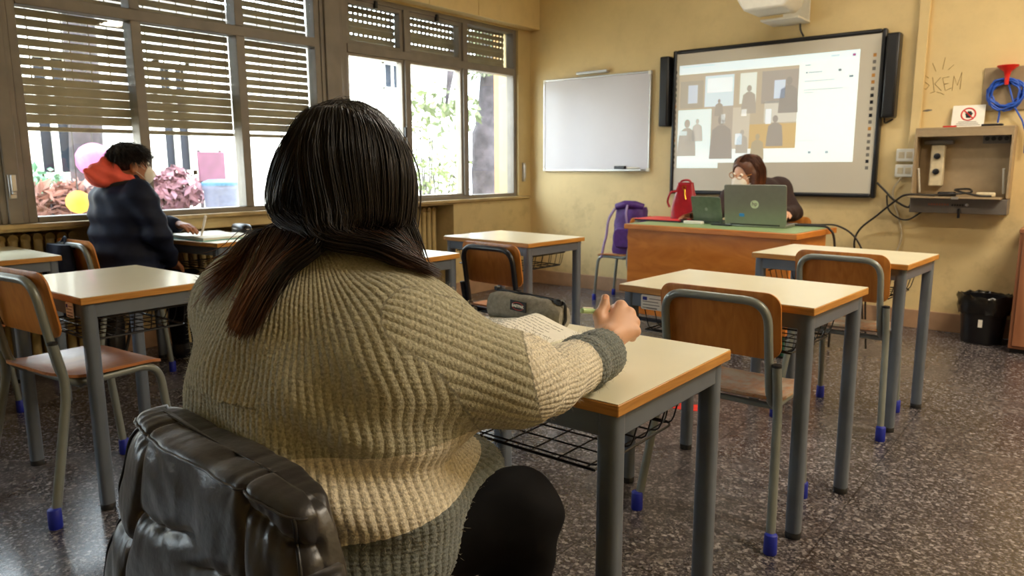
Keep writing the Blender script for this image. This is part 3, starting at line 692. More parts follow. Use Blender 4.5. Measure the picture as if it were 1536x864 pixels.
PS = thing('power_strip', 'pale two socket power strip hanging inside the wall cabinet', 'power strip', (-.93, YF-.045, 1.15))
MB().box(-.042, .042, -.03, .03, -.12, .16).build('body', M['cablew'], PS, bevel=.008); MB().box(-.09, .09, -.03, .03, .165, .195).build('bar', M['cabside'], PS, bevel=.006)
for z in (.085, -.02): MB().lathe([(.021, 0), (.021, .012), (.012, .016)], 16, Matrix.Translation((0, -.0305, z)) @ Matrix.Rotation(PI/2, 4, 'X')).build('plug', M['black'], PS)
zf = .85+.114
def adapter(x, y, lab, mat, a, L=.11): 
    o = MB().box(-L/2, L/2, -.03, .03, 0, .03).build('power_adapter', mat, bevel=.008); o.location = (x, y, zf); o.rotation_euler = (0, 0, a); tag(o, lab, 'power adapter')
adapter(-.845, YF-.13, 'black power adapter on the flap of the wall cabinet', M['black'], .2)
adapter(-.62, YF-.12, 'cream power adapter on the right half of the cabinet flap', M['cablew'], .1)
def cable(name, label, pts, r, mat): return tag(MB().tube(spline(pts, 7), r, 7).build(name, mat, smooth=80), label, 'cable')
cable('tangled_cable', 'black cable coiled on the flap of the wall cabinet', [(-.97, YF-.2, zf+.008), (-.90, YF-.19, zf+.01), (-.78, YF-.22, zf+.02), (-.70, YF-.17, zf+.03), (-.72, YF-.12, zf+.05), (-.80, YF-.10, zf+.045), (-.76, YF-.20, zf+.035), (-.66, YF-.21, zf+.012), (-.58, YF-.19, zf+.008)], .007, M['cable'])
# cables dropping from cabinet and board
cable('hanging_cable', 'long black cable looping from the cabinet flap down to the floor', [(-.90, YF-.235, zf+.008), (-1.06, YF-.27, zf+.01), (-1.14, YF-.22, .93), (-1.27, YF-.12, .82), (-1.40, YF-.06, .70), (-1.43, YF-.05, .58), (-1.38, YF-.05, .42), (-1.33, YF-.06, .012)], .0075, M['cable'])
cable('hanging_cable', 'pale cable dropping from the socket plates to the floor', [(-1.15, YF-.05, 1.09), (-1.20, YF-.03, .98), (-1.15, YF-.025, .80), (-1.12, YF-.025, .66), (-1.16, YF-.025, .52), (-1.24, YF-.03, .42), (-1.26, YF-.03, .25), (-1.22, YF-.03, .012)], .0065, M['cablew'])
cable('hanging_cable', 'black cable running from the interactive board to the wall cabinet', [(-1.30, YF-.08, 1.05), (-1.24, YF-.08, .99), (-1.18, YF-.085, .93), (-1.09, YF-.09, .88), (-1.064, YF-.10, .90)], .0075, M['cable'])
cable('hanging_cable', 'brown cable sagging below the left of the wall cabinet', [(-1.235, YF-.05, .96), (-1.215, YF-.055, .86), (-1.15, YF-.055, .80), (-1.08, YF-.055, .79), (-1.00, YF-.06, .848)], .006, M['cable'])
# sign, hook, coil
SG = thing('prohibition_notice', 'white notice with a red crossed circle standing on the wall cabinet', 'sign', (-.775, YF-.05, 1.4265))
MB().box(-.095, .095, -.001, .001, 0, .150, Matrix.Rotation(-.22, 4, 'X')).build('sheet', M['paper'], SG, smooth=0)
Q = Matrix.Rotation(-.22, 4, 'X') @ Matrix.Translation((.0, -.0014, .088)) @ Matrix.Rotation(PI/2, 4, 'X')
ring = [Vector((.041*math.cos(2*PI*k/28), .041*math.sin(2*PI*k/28), 0)) for k in range(28)]
MB().tube([Q @ p for p in ring], .0045, 6, closed=True).tube([Q @ Vector((-.028, .028, 0)), Q @ Vector((.028, -.028, 0))], .004, 6).build('red_ring', M['redplastic'], SG)
MB().prism([(-.012, -.024), (.012, -.026), (.02, -.008), (.026, .008), (.018, .012), (.014, .022), (.004, .02), (-.004, .024), (-.008, .010), (-.02, .004), (-.016, -.006)], -.0006, .0006, Q).build('hand_symbol', M['black'], SG, smooth=0)
l = MB()
for k in range(3): l.box(-.075+.01*k, .075-.012*k, -.0018, -.0012, .012+.011*k, .016+.011*k, Matrix.Rotation(-.22, 4, 'X'))
l.build('lettering', M['ink'], SG, smooth=0)
tag(MB().box(-.03, .09, -.03, .03, 0, .016, Matrix.Translation((-.655, YF-.09, 1.4255))).build('remote_control', M['black'], bevel=.004), 'small black remote on top of the wall cabinet', 'remote')
tag(MB().box(-.01, .07, -.02, .02, 0, .012, Matrix.Translation((-.90, YF-.09, 1.4255))).build('red_marker', M['redplastic'], bevel=.005), 'red marker lying on the wall cabinet left of the notice', 'marker')
q = thing('hook_plate', 'beige wall plate with a red funnel hook holding a blue cable', 'hook', (-.60, YF, 1.69))
MB().box(-.11, .28, -.012, -.001, -.16, .12).build('plate', M['cabsteel'], q, bevel=.003)
MB().lathe([(.012, 0), (.014, .05), (.022, .085), (.06, .115), (.062, .122), (.05, .125)], 20, Matrix.Translation((.025, -.06, 0))).build('funnel', M['redplastic'], q, smooth=60)
MB().tube([(.025, -.012, .03), (.025, -.055, .03)], .01, 8).build('peg', M['redplastic'], q)
MB().tube([(.14, -.03, -.02), (.27, -.03, -.02)], .007, 8).build('rod', M['cabside'], q)
MB().lathe([(.0, 0), (.016, .004), (.012, .018), (0, .022)], 12, Matrix.Translation((.16, -.012, .14)) @ Matrix.Rotation(PI/2, 4, 'X')).build('knob', M['black'], q, smooth=60)
pts = []
for k in range(7*20+1):
    a = 2*PI*k/20; rr = .088+.016*math.sin(k*.37)+.006*math.sin(k*1.7); pts.append((-.575+rr*math.sin(a)*1.02, YF-.045-.012*math.sin(k*.21), 1.632+rr*math.cos(a)*1.0))
pts += [(-.52, YF-.04, 1.55), (-.47, YF-.03, 1.46), (-.445, YF-.03, 1.38), (-.44, YF-.03, 1.25)]
tag(MB().tube(pts, .006, 6).build('coiled_cable', M['cableb'], smooth=80), 'blue network cable coiled on the red hook', 'cable')
tag(MB().tube(spline([(-.60, YF-.04, 1.56), (-.60, YF-.035, 1.50), (-.603, YF-.03, 1.45)], 4), .006, 6).build('cable_end', M['cableb'], smooth=80), 'short loose end of blue cable hanging below the coil', 'cable')
# pencilled scribble on the wall
sc = MB()
def stroke(*pp): sc.tube([at(x, y, y=YF-.0012) for x, y in pp] if len(pp) > 1 else pp, .0016, 4)
for pp in ([(1393, 117), (1387, 113), (1383, 119), (1389, 124), (1394, 128), (1389, 134), (1383, 131)], [(1399, 116), (1401, 136)], [(1411, 116), (1402, 126), (1412, 136)], [(1424, 115), (1414, 117), (1416, 126), (1423, 125), (1416, 127), (1418, 136), (1427, 132)], [(1428, 136), (1431, 114), (1436, 128), (1443, 108), (1440, 134)],
           [(1399, 95), (1404, 107)], [(1414, 104), (1418, 86)], [(1422, 105), (1431, 97)], [(1395, 140), (1403, 137)], [(1405, 138), (1412, 140), (1416, 142)]): stroke(*pp)
o = sc.build('wall_scribble', simple('grey_pencil', srgb(150, 122, 76), .8)); tag(o, 'faint pencilled scribble of letters on the yellow wall above the cabinet', 'graffiti')
sm = MB().prism([(-.03, -.004), (.0, -.006), (.028, 0), (.03, .006), (.0, .009), (-.022, .004)], 0, .0015, Matrix.Translation((at(1391, 166, y=YF).x, YF, at(1391, 166, y=YF).z)) @ Matrix.Rotation(PI/2, 4, 'X')).build('wall_scuff', M['cabside'], smooth=0); tag(sm, 'small dark scuff on the yellow wall above the cabinet', 'scuff mark')
# waste bin, low cabinet
BN = thing('waste_bin', 'black bin lined with a black bag under the wall cabinet', 'bin', (-.555, 5.715, 0))
MB().lathe([(.11, 0), (.118, .004), (.142, .30), (.150, .302), (.150, .31), (.136, .31), (.112, .012), (0, .012)], 28).build('tub', M['black'], BN, smooth=50)
rg = random.Random(5); rings = []
for z, rr, am in ((.20, .147, .004), (.235, .153, .008), (.27, .157, .008), (.305, .162, .006), (.325, .158, .008), (.318, .145, .006), (.25, .132, .004), (.1, .118, 0)):
    rings.append([Vector(((rr+am*rg.uniform(-1, 1))*math.cos(2*PI*j/36), (rr+am*rg.uniform(-1, 1))*math.sin(2*PI*j/36), z+(.012*rg.uniform(-1, 1) if am else 0))) for j in range(36)])
MB().loft(rings, cap=False).build('bin_liner', M['binbag'], BN, smooth=80)
MB().box(-.012, .012, -.1345, -.132, .12, .17).build('sticker', M['paper'], BN)
LC = thing('low_cabinet', 'low brown wooden cabinet cut off by the right edge', 'cabinet', (-.385, 5.47, 0))
MB().box(0, .90, 0, .43, .03, .76).build('body', M['walnut'], LC, bevel=.003); MB().box(.01, .89, .02, .42, 0, .03).build('plinth', M['black'], LC)
MB().box(-.004, .91, -.01, .435, .76, .785).build('top', M['walnut'], LC, bevel=.003)
for k in range(2):
    d_ = MB().box(.02+k*.435, .445+k*.435, -.016, -.0005, .05, .745).build('door', M['walnut'], LC, bevel=.003); MB().tube(fillet([(.40+k*.11, -.0165, .36), (.40+k*.11, -.04, .36), (.40+k*.11, -.04, .46), (.40+k*.11, -.0165, .46)], .01), .005, 8).build('handle', M['alu'], d_)
# red star of tape on the floor
sp = at(1034, 612, z=0); pl = []
for k, rr in enumerate((.11, .05, .10, .045, .12, .05, .09, .05, .10, .045)): pl.append((sp.x+rr*math.cos(2*PI*k/10), sp.y+rr*math.sin(2*PI*k/10)))
tag(MB().prism(pl, .0003, .0014).build('floor_marker', M['redtape'], smooth=0), "red star shaped tape marker on the floor under the desk ahead of the girl's", 'floor marking')
# ------------------------------------------------------------------ smooth bodies from distance fields
V3 = lambda p: np.array(tuple(p), dtype=np.float32)
def rc(P, a, b, ra, rb):
    a, b = V3(a), V3(b); ba = b-a; t = np.clip((P-a) @ ba/max(float(ba @ ba), 1e-9), 0, 1)
    return np.linalg.norm(P-a-t[:, None]*ba, axis=1)-(ra+(rb-ra)*t)
def ell(P, c, r, A=None):
    q = P-V3(c)
    if A is not None: q = q @ np.array(A, dtype=np.float32).T       # rows of A are the ellipsoid's axes
    r = V3(r); k0 = np.linalg.norm(q/r, axis=1); k1 = np.linalg.norm(q/(r*r), axis=1)+1e-9
    return k0*(k0-1)/k1
def smin(a, b, k):
    h = np.maximum(k-np.abs(a-b), 0)/k; return np.minimum(a, b)-h*h*k*.25
def smax(a, b, k): return -smin(-a, -b, k)
def U(ds, k):
    d = ds[0]
    for e in ds[1:]: d = smin(d, e, k)
    return d
def surf(fn, lo, hi, h, newton=2):
    """surface nets over a distance field, only evaluated near the surface"""
    lo, hi = V3(lo), V3(hi); B = 8
    nb = np.ceil((hi-lo)/(h*B)).astype(int); n = nb*B+1
    bi = np.stack(np.meshgrid(*[np.arange(k) for k in nb], indexing='ij'), -1).reshape(-1, 3)
    d = fn((lo+(bi*B+B/2)*h).astype(np.float32)); keep = bi[np.abs(d) < B*h*.95+.012]
    vals = np.full(n, 9., np.float32)
    # blocks fully inside need a negative value so no false faces appear
    for b, q in zip(bi[d < -(B*h*.95+.012)], d): vals[b[0]*B:b[0]*B+B+1, b[1]*B:b[1]*B+B+1, b[2]*B:b[2]*B+B+1] = -1
    off = np.stack(np.meshgrid(*[np.arange(B+1)]*3, indexing='ij'), -1).reshape(-1, 3)
    for s in range(0, len(keep), 300):
        g = (keep[s:s+300, None, :]*B+off[None]).reshape(-1, 3)
        vals[g[:, 0], g[:, 1], g[:, 2]] = fn((lo+g*h).astype(np.float32))
    ins = vals < 0; c = np.zeros(n-1, np.int8)
    for i in (0, 1):
        for j in (0, 1):
            for k in (0, 1): c += ins[i:n[0]-1+i, j:n[1]-1+j, k:n[2]-1+k]
    cells = np.argwhere((c > 0) & (c < 8)); idx = np.full(n-1, -1, np.int32); idx[tuple(cells.T)] = np.arange(len(cells))
    cs = np.array([(i, j, k) for i in (0, 1) for j in (0, 1) for k in (0, 1)])
    cv = np.stack([vals[tuple((cells+q).T)] for q in cs], 1); acc = np.zeros((len(cells), 3)); cnt = np.zeros(len(cells))
    for a in range(8):
        for b in range(a+1, 8):
            if np.abs(cs[a]-cs[b]).sum() == 1:
                m = (cv[:, a] < 0) != (cv[:, b] < 0); t = cv[m, a]/(cv[m, a]-cv[m, b]); acc[m] += cs[a]+t[:, None]*(cs[b]-cs[a]); cnt[m] += 1
    P = (lo+(cells+acc/np.maximum(cnt, 1)[:, None])*h).astype(np.float32)
    quads = []
    for ax in range(3):
        o1, o2 = [(1, 2), (2, 0), (0, 1)][ax]; e = np.zeros(3, int); e[ax] = 1
        A = ins[:n[0]-e[0], :n[1]-e[1], :n[2]-e[2]]; Bm = ins[e[0]:, e[1]:, e[2]:]
        g = np.argwhere(A != Bm); g = g[(g[:, o1] > 0) & (g[:, o2] > 0) & (g[:, o1] < n[o1]-1) & (g[:, o2] < n[o2]-1)]
        u1_ = np.zeros(3, int); u1_[o1] = 1; u2_ = np.zeros(3, int); u2_[o2] = 1
        q = np.stack([idx[tuple((g-u1_-u2_).T)], idx[tuple((g-u2_).T)], idx[tuple(g.T)], idx[tuple((g-u1_).T)]], 1)
        fl = ~A[tuple(g.T)]; q[fl] = q[fl][:, ::-1]; quads.append(q[(q >= 0).all(1)])
    for _ in range(newton):
        d0 = fn(P); G = grad(fn, P, h*.5); P = P-(np.clip(d0, -h, h)[:, None]*G).astype(np.float32)
    return P, np.concatenate(quads)
def grad(fn, P, e=.002):
    G = np.stack([fn(P+np.float32(e)*np.eye(3, dtype=np.float32)[i])-fn(P-np.float32(e)*np.eye(3, dtype=np.float32)[i]) for i in range(3)], 1)
    return G/(np.linalg.norm(G, axis=1)[:, None]+1e-9)
def npmesh(name, P, Q, mat, parent=None, attrs=None, smooth=180):
    me = bpy.data.meshes.new(name); P = np.asarray(P, np.float32); Q = np.asarray(Q, np.int32)
    k = Q.shape[1]; me.vertices.add(len(P)); me.vertices.foreach_set('co', P.ravel())
    me.loops.add(Q.size); me.loops.foreach_set('vertex_index', Q.ravel()); me.polygons.add(len(Q))
    me.polygons.foreach_set('loop_start', np.arange(0, Q.size, k, dtype=np.int32)); me.update(calc_edges=True); me.validate()
    for a, v in (attrs or {}).items():
        at_ = me.attributes.new(a, 'FLOAT', 'POINT'); at_.data.foreach_set('value', np.asarray(v, np.float32))
    for m in (mat if isinstance(mat, (list, tuple)) else [mat]): me.materials.append(m)
    return link(name, me, parent, smooth=smooth, fix=False)
def sdfobj(name, fn, lo, hi, h, mat, parent=None, newton=2, disp=None, attrs=None):
    P, Q = surf(fn, lo, hi, h, newton)
    A = attrs(P) if attrs else None
    if disp is not None: P = P+(grad(fn, P)*disp(P, A)[:, None]).astype(np.float32)
    return npmesh(name, P, Q, mat, parent, A)
def frame3(x, y):
    """rotation rows from an approximate right and forward"""
    y = Vector(y).normalized(); x = Vector(x); x = (x-y*x.dot(y)).normalized(); z = x.cross(y); return np.array([x, y, z], np.float32)
def head_sdf(c, A, s=1.0):
    c = V3(c)
    def f(P):
        q = ((P-c) @ A.T)/s
        d = U([ell(q, (0, -.016, .026), (.077, .097, .090)), ell(q, (0, .028, -.035), (.060, .068, .086)), ell(q, (0, .046, -.086), (.040, .044, .032))], .03)
        d = smin(d, rc(q, (0, .095, .004), (0, .112, -.030), .008, .0125), .012); d = smin(d, ell(q, (0, .093, -.062), (.024, .012, .0095)), .008)
        for sx in (-1, 1):
            d = smax(d, -ell(q, (sx*.032, .100, .010), (.017, .013, .011)), .012)
            d = smin(d, ell(q, (sx*.077, -.004, -.015), (.009, .021, .032)), .006)
        return d*s
    return f
def eyes(parent, c, A, s, iris):
    for sx in (-1, 1):
        p = Vector(c)+Vector(((sx*.031*A[0]+.084*A[1]+.010*A[2])*s).tolist())
        e = MB().lathe([(max(1e-4, .0125*s*math.sin(PI*k/10)), -.0125*s*math.cos(PI*k/10)) for k in range(11)], 14, Matrix.Translation(p)).build('eyeball', M['white'], parent, smooth=90)
        q = p+Vector((A[1]*.0095*s).tolist()); MB().lathe([(max(1e-4, .0055*s*math.sin(PI*k/8)), -.0055*s*math.cos(PI*k/8)) for k in range(9)], 10, Matrix.Translation(q)).build('iris', iris, e, smooth=90)
M['iris'] = simple('dark_iris', srgb(40, 26, 18), .2)

# ------------------------------------------------------------------ the girl in front
GL, GF = Vector((.961, .276, 0)), Vector((-.276, .961, 0)); GB = Vector((-.985, .70, 0))
def gp(l, f, z): return GB+GL*l+GF*f+Vector((0, 0, z))
GA = frame3(GL, GF)
GIRL = thing('person', 'long haired girl from behind in a beige, cream and grey knitted sweater, writing', 'person', (-.95, .72, 0))
GI = Vector(GIRL.location)
SR, ER = at(602, 500, d=1.13), at(778, 568, d=1.19); ER2 = at(802, 583, d=1.215); WR = at(908, 528, d=1.46)
SL, EL, WL = gp(-.185, .06, .945), gp(-.235, .20, .83), gp(-.06, .46, .828)
HC = gp(-.006, .135, 1.165)
HA = frame3(Vector((math.cos(math.radians(20)), math.sin(math.radians(20)), 0)), Vector((-math.sin(math.radians(20)), math.cos(math.radians(20)), -.28)))
def hp(x, y, z, c=HC, A=HA): return Vector((V3(c)+x*A[0]+y*A[1]+z*A[2]).tolist())
def torso(P, g=0.0):
    d = U([ell(P, gp(0, .03, .58), (.232+g, .195+g, .17+g), GA), ell(P, gp(0, .005, .71), (.232+g, .18+g, .20+g), GA), ell(P, gp(0, .035, .86), (.222+g, .160+g, .18+g), GA),
           rc(P, gp(-.155, .06, .935), gp(.13, .06, .918), .080+g, .078+g), rc(P, gp(0, .075, .985), gp(0, .11, 1.06), .070+g, .062+g)], .08)
    return d
HB = [(917, 505, 1.48)]
PALM = at(914, 508, d=1.475)
FING = {'index': [(931, 460, 1.535, .0135), (922, 463, 1.585, .0098), (910, 468, 1.57, .0082)], 'middle': [(943, 471, 1.53, .0142), (938, 479, 1.585, .0100), (920, 482, 1.57, .0084)],
        'ring': [(950, 484, 1.52, .0132), (946, 493, 1.57, .0095), (929, 493, 1.555, .008)], 'little': [(952, 497, 1.505, .0120), (948, 506, 1.55, .0085), (934, 506, 1.535, .0072)]}
THUMB = [(904, 499, 1.49, .0150), (899, 474, 1.51, .0122), (907, 458, 1.525, .0104), (908, 447, 1.53, .0088)]
def hand_girl(P):
    ds = [rc(P, WR, PALM, .027, .026)]
    for f in FING.values():
        q = [at(a, b, d=c) for a, b, c, r in f]
        ds.append(rc(P, PALM, q[0], .024, f[0][3]))
    d = U(ds, .010)
    for f in FING.values():
        q = [at(a, b, d=c) for a, b, c, r in f]
        fd = smin(rc(P, q[0], q[1], f[0][3]*.95, f[1][3]), rc(P, q[1], q[2], f[1][3], f[2][3]), .004); d = smin(d, fd, .006)
    q = [at(a, b, d=c) for a, b, c, r in THUMB]
    t = smin(smin(rc(P, q[0], q[1], THUMB[0][3], THUMB[1][3]), rc(P, q[1], q[2], THUMB[1][3], THUMB[2][3]), .006), rc(P, q[2], q[3], THUMB[2][3], THUMB[3][3]), .004)
    return smin(d, t, .010)
gh = head_sdf(HC, HA)
LH = [WL, WL+Vector((.03, .06, -.01))]
def body_girl(P):
    d = smin(smax(torso(P, -.035), .565-P[:, 1], .02), gh(P), .02)
    d = smin(d, rc(P, gp(0, .075, .98), hp(0, -.02, -.05), .055, .052), .03)
    for a, b, c in ((SR, ER2, WR), (SL, EL, WL)): d = smin(d, smin(rc(P, a, b, .045, .040), rc(P, b, c, .040, .026), .01), .02)
    d = smin(d, hand_girl(P), .012)
    h = rc(P, WL, WL+Vector((.03, .055, -.018)), .024, .03)
    for k in range(4):
        a = WL+Vector((.005+.018*k, .085-.006*abs(k-1), -.022)); b = a+Vector((.012, .034, -.006)); c = b+Vector((.006, .022, -.012))
        h = smin(h, smin(rc(P, a, b, .0095, .0088), rc(P, b, c, .0088, .0075), .004), .006)
    a = WL+Vector((.05, .03, -.02)); h = smin(h, rc(P, a, a+Vector((.035, .035, -.008)), .012, .009), .01)
    return smin(d, h, .012)
gb = sdfobj('body', body_girl, (-1.32, .42, .52), (-.55, 1.50, 1.33), .0038, M['skin'], GIRL)
eyes(GIRL, HC, HA, 1, M['iris'])
def nail(p, dirn, up, parent):
    d_ = Vector(dirn).normalized(); u = Vector(up); u = (u-d_*u.dot(d_)).normalized(); s_ = d_.cross(u)
    R_ = Matrix((s_, d_, u)).transposed().to_4x4(); R_.translation = p
    MB().add([(math.cos(t*PI/6)*.0052, math.sin(t*PI/6)*.0062, .0006-.0012*(math.cos(t*PI/6))**2) for t in range(12)]+[(0, 0, .0012)], [(12, k, (k+1) % 12) for k in range(12)], R_).build('thumb_nail', simple('nail', srgb(226, 170, 146), .25), parent)
q = [at(a, b, d=c) for a, b, c, r in THUMB]
nail(q[3]-FW*.0086+UP*.001, q[3]-q[2], -FW, GIRL)
def rib_attr(P):
    """knit coordinates: across the ribs, along them, and the colour band"""
    q = P-V3(gp(0, .02, 0)); l = q @ GA[0]; f = q @ GA[1]; z = P[:, 2]
    rib = np.arctan2(l, -f)*.20+(z-.8)*.10+.0022*np.sin(z*31+l*17)+.0012*np.sin(z*83+l*40); alo = z.copy()
    hem = .655+.10*np.clip(f, -.2, .2)+.05*np.clip(l, -.3, .3); mid = .785+.06*np.clip(f+.1, -.2, .3)-.05*np.clip(l, -.3, .3)
    band = np.interp(0, [0], [0])+np.where(z > mid, 1-(z-mid)/.05, np.where(z > hem, 1+(mid-z)/(mid-hem), 2+(hem-z)/.05))
    td = torso(P, .012); arm = np.zeros(len(P))
    for a, b, c in ((SR, ER2, WR), (SL, EL, WL)):
        a, b, c = V3(a), V3(b), V3(c); L1, L2 = np.linalg.norm(b-a), np.linalg.norm(c-b)
        d1 = rc(P, a, b, .07, .066); d2 = rc(P, b, c, .066, .05); m = (np.minimum(d1, d2) < td-.004)
        fore = ((P-b) @ V3(RT*.9+UP*.2) > 0) if c is not None and b[0] > -.9 else (d2 < d1)
        for s_, e_, msk in ((a, b, m & ~fore), (b, c, m & fore)):
            ax = (e_-s_)/np.linalg.norm(e_-s_); n1 = np.cross(ax, [0, 0, 1]); n1 /= np.linalg.norm(n1); n2 = np.cross(ax, n1); w_ = P-s_
            t = (w_ @ ax)/np.linalg.norm(e_-s_); r_ = np.arctan2(w_ @ n1, w_ @ n2)*.075
            rib = np.where(msk, r_, rib); alo = np.where(msk, w_ @ ax, alo)
            bb = (np.clip(t, 0, 1)*.97+.02*np.sin(r_*60)) if s_ is a else np.where(t < .56, 1.03+np.clip(t, 0, 1)*.94/.56, 2+(t-.56)*5)
            band = np.where(msk, bb, band)
        arm = np.where(m, 1, arm)
    return {'rib': rib, 'along': alo, 'band': band}
def wig(P, k, ph): return np.sin(P[:, 0]*k*1.1+ph)*np.sin(P[:, 1]*k*.9+ph*1.7)+np.sin(P[:, 2]*k+P[:, 0]*k*.6+ph*2.3)
BW = (at(585, 560, d=1.10), at(745, 575, d=1.17))
def sweater(P):
    d = torso(P, .010)
    q = P-V3(gp(0, .02, 0)); l = q @ GA[0]; f = q @ GA[1]; z = P[:, 2]
    # loose folds: bunching over the waist, a drape from the raised arm
    m = np.exp(-((z-.74)/.11)**2); d = d+.014*m*np.sin((z*1.0+l*.55)*52+1.2*np.sin(l*9)+.6)*np.clip(.4+.6*np.sin(l*7+1), 0, 1)
    d = d+.005*np.exp(-((z-.9)/.12)**2)*np.sin((z*.8-l*.7)*46+np.sin(f*20))
    rt = [rc(P, SR, ER, .068, .070), rc(P, BW[0], BW[1], .075, .062)]
    a = smin(U(rt, .05), rc(P, ER2, WR, .054, .050), .03)
    # rings of knit pushed up around the elbow and cuff
    ax = V3(WR)-V3(ER2); t = (P-V3(ER2)) @ (ax/np.linalg.norm(ax)); a = a+.006*np.sin(t*62+2.2*np.sin((P @ V3(UP))*22))*np.exp(-((t-.02)/.075)**2)+.004*np.sin(t*95)*np.exp(-((t-.19)/.05)**2)
    d = smin(d, a, .07)
    d = smin(d, smin(rc(P, SL, EL, .078, .072), rc(P, EL, WL, .070, .050), .04), .07)
    # flat cuff ends, open neck, hem folded over the lap
    cx = (P-V3(WR)) @ (ax/np.linalg.norm(ax)); d = smax(d, np.where((P[:, 2] < 1.0) & (np.linalg.norm(P-V3(WR), axis=1) < .14), cx+.004, -1), .012)
    d = smin(d, ell(P, gp(.13, .17, .645), (.125, .12, .05), GA), .05)
    nk = V3(hp(0, -.02, -.05))-V3(gp(0, .075, .98)); nk /= np.linalg.norm(nk); d = smax(d, (P-V3(gp(0, .085, 1.058))) @ nk-.012, .012)
    d = smax(d, np.where(z < .84, .540-P[:, 1], -.1), .03)      # she leans against the chair back
    return smax(d, .505-z+.05*(f-.0), .03)
def knit_disp(P, A):
    r = np.abs(np.sin(PI*A['rib']/.0125)); g = A['band']; s = np.sin(2*PI*A['along']/.0085+np.floor(A['rib']/.0125)*2.1)
    rough = np.where(g > 2, 1, 0)
    return .0017*(r**.6-.6)*(1-.5*rough)+.0002*s*(1+4*rough)+rough*.0010*np.sin(A['along']*900+A['rib']*500)
def knit_mat():
    m, nt, p, o = nmat('chunky_knit'); at_ = lambda n: N(nt, 'Attribute', attribute_name=n).outputs['Fac']
    tc = N(nt, 'TexCoord'); n1 = N(nt, 'TexNoise', i_Scale=260.0, i_Detail=3.0); n2 = N(nt, 'TexNoise', i_Scale=20.0, i_Detail=3.0)
    for n in (n1, n2): nt.links.new(tc.outputs['Object'], n.inputs['Vector'])
    dv = N(nt, 'Math', operation='DIVIDE', i1=3.0); nt.links.new(at_('band'), dv.inputs[0])
    beige, cream, grey = srgb(178, 175, 154), srgb(226, 219, 202), srgb(120, 127, 126)
    r = ramp(nt, dv.outputs[0], [(0, beige), (1/3, cream), (2/3, grey)], 'CONSTANT')
    h = ramp(nt, n1.outputs['Fac'], [(.3, (.62, .62, .60)), (.7, (1.28, 1.27, 1.24))]); mx = N(nt, 'Mix', data_type='RGBA', blend_type='MULTIPLY'); mx.inputs[0].default_value = .8
    nt.links.new(r.outputs[0], mx.inputs[6]); nt.links.new(h.outputs[0], mx.inputs[7]); nt.links.new(mx.outputs[2], p.inputs['Base Color'])
    p.inputs['Roughness'].default_value = .95; p.inputs['Specular IOR Level'].default_value = .1; p.inputs['Sheen Weight'].default_value = .25; p.inputs['Sheen Roughness'].default_value = .5
    s1 = N(nt, 'Math', operation='MULTIPLY', i1=2*PI/.0085); nt.links.new(at_('along'), s1.inputs[0])
    fl = N(nt, 'Math', operation='DIVIDE', i1=.0125); nt.links.new(at_('rib'), fl.inputs[0]); f2 = N(nt, 'Math', operation='FLOOR'); nt.links.new(fl.outputs[0], f2.inputs[0]); f3 = N(nt, 'Math', operation='MULTIPLY', i1=2.1); nt.links.new(f2.outputs[0], f3.inputs[0])
    s2 = N(nt, 'Math', operation='ADD'); nt.links.new(s1.outputs[0], s2.inputs[0]); nt.links.new(f3.outputs[0], s2.inputs[1]); sn = N(nt, 'Math', operation='SINE'); nt.links.new(s2.outputs[0], sn.inputs[0])
    rb = N(nt, 'Math', operation='MULTIPLY', i1=PI/.0125); nt.links.new(at_('rib'), rb.inputs[0]); rs = N(nt, 'Math', operation='SINE'); nt.links.new(rb.outputs[0], rs.inputs[0]); ra = N(nt, 'Math', operation='ABSOLUTE'); nt.links.new(rs.outputs[0], ra.inputs[0])
    ac = N(nt, 'Math', operation='MULTIPLY_ADD', i1=.7); nt.links.new(ra.outputs[0], ac.inputs[0]); nt.links.new(n1.outputs['Fac'], ac.inputs[2])
    ad = N(nt, 'Math', operation='MULTIPLY_ADD', i1=.13); nt.links.new(sn.outputs[0], ad.inputs[0]); nt.links.new(ac.outputs[0], ad.inputs[2])
    b = N(nt, 'Bump', i_Strength=.7, i_Distance=.003); nt.links.new(ad.outputs[0], b.inputs['Height']); nt.links.new(b.outputs[0], p.inputs['Normal'])
    return m
M['knit'] = knit_mat()
sw = sdfobj('sweater', sweater, (-1.40, .42, .40), (-.55, 1.45, 1.16), .0035, M['knit'], GIRL, disp=knit_disp, attrs=rib_attr)
# trousers and boots
HPR, HPL = gp(.10, .05, .555), gp(-.10, .05, .555)
KR, KL = at(775, 770, d=1.30), gp(-.12, .39, .575)
AR, AL = Vector((KR.x-.03, KR.y+.03, .10)), Vector((KL.x, KL.y+.0, .10))
def trousers(P):
    d = U([ell(P, gp(0, .02, .56), (.215, .17, .105), GA), rc(P, HPR, KR, .105, .078), rc(P, HPL, KL, .105, .078)], .05)
    for k, a in ((KR, AR), (KL, AL)): d = smin(d, rc(P, k, a, .074, .048), .03)
    d = smax(d, np.where(P[:, 2] > .50, .545-P[:, 1], -.1), .02)
    return d+.003*np.sin(P[:, 2]*70+P[:, 1]*40)*np.exp(-((P[:, 1]-1.05)/.15)**2)
sdfobj('trousers', trousers, (-1.45, .40, .06), (-.55, 1.45, .78), .007, M['trousers'], GIRL)
for a in (AR, AL):
    fn = lambda P, a=a: U([rc(P, a+Vector((0, 0, .04)), a+Vector((0, .0, -.045)), .052, .05), rc(P, a+Vector((0, .0, -.055)), a+Vector((-.03, .15, -.062)), .045, .036)], .03)
    fn2 = lambda P, fn=fn: smax(fn(P), .001-P[:, 2], .004)
    sdfobj('boot', fn2, a+Vector((-.12, -.10, -.12)), a+Vector((.1, .25, .12)), .006, M['black'], GIRL)
for o in GIRL.children: o.matrix_parent_inverse = Matrix.Translation(-GI)
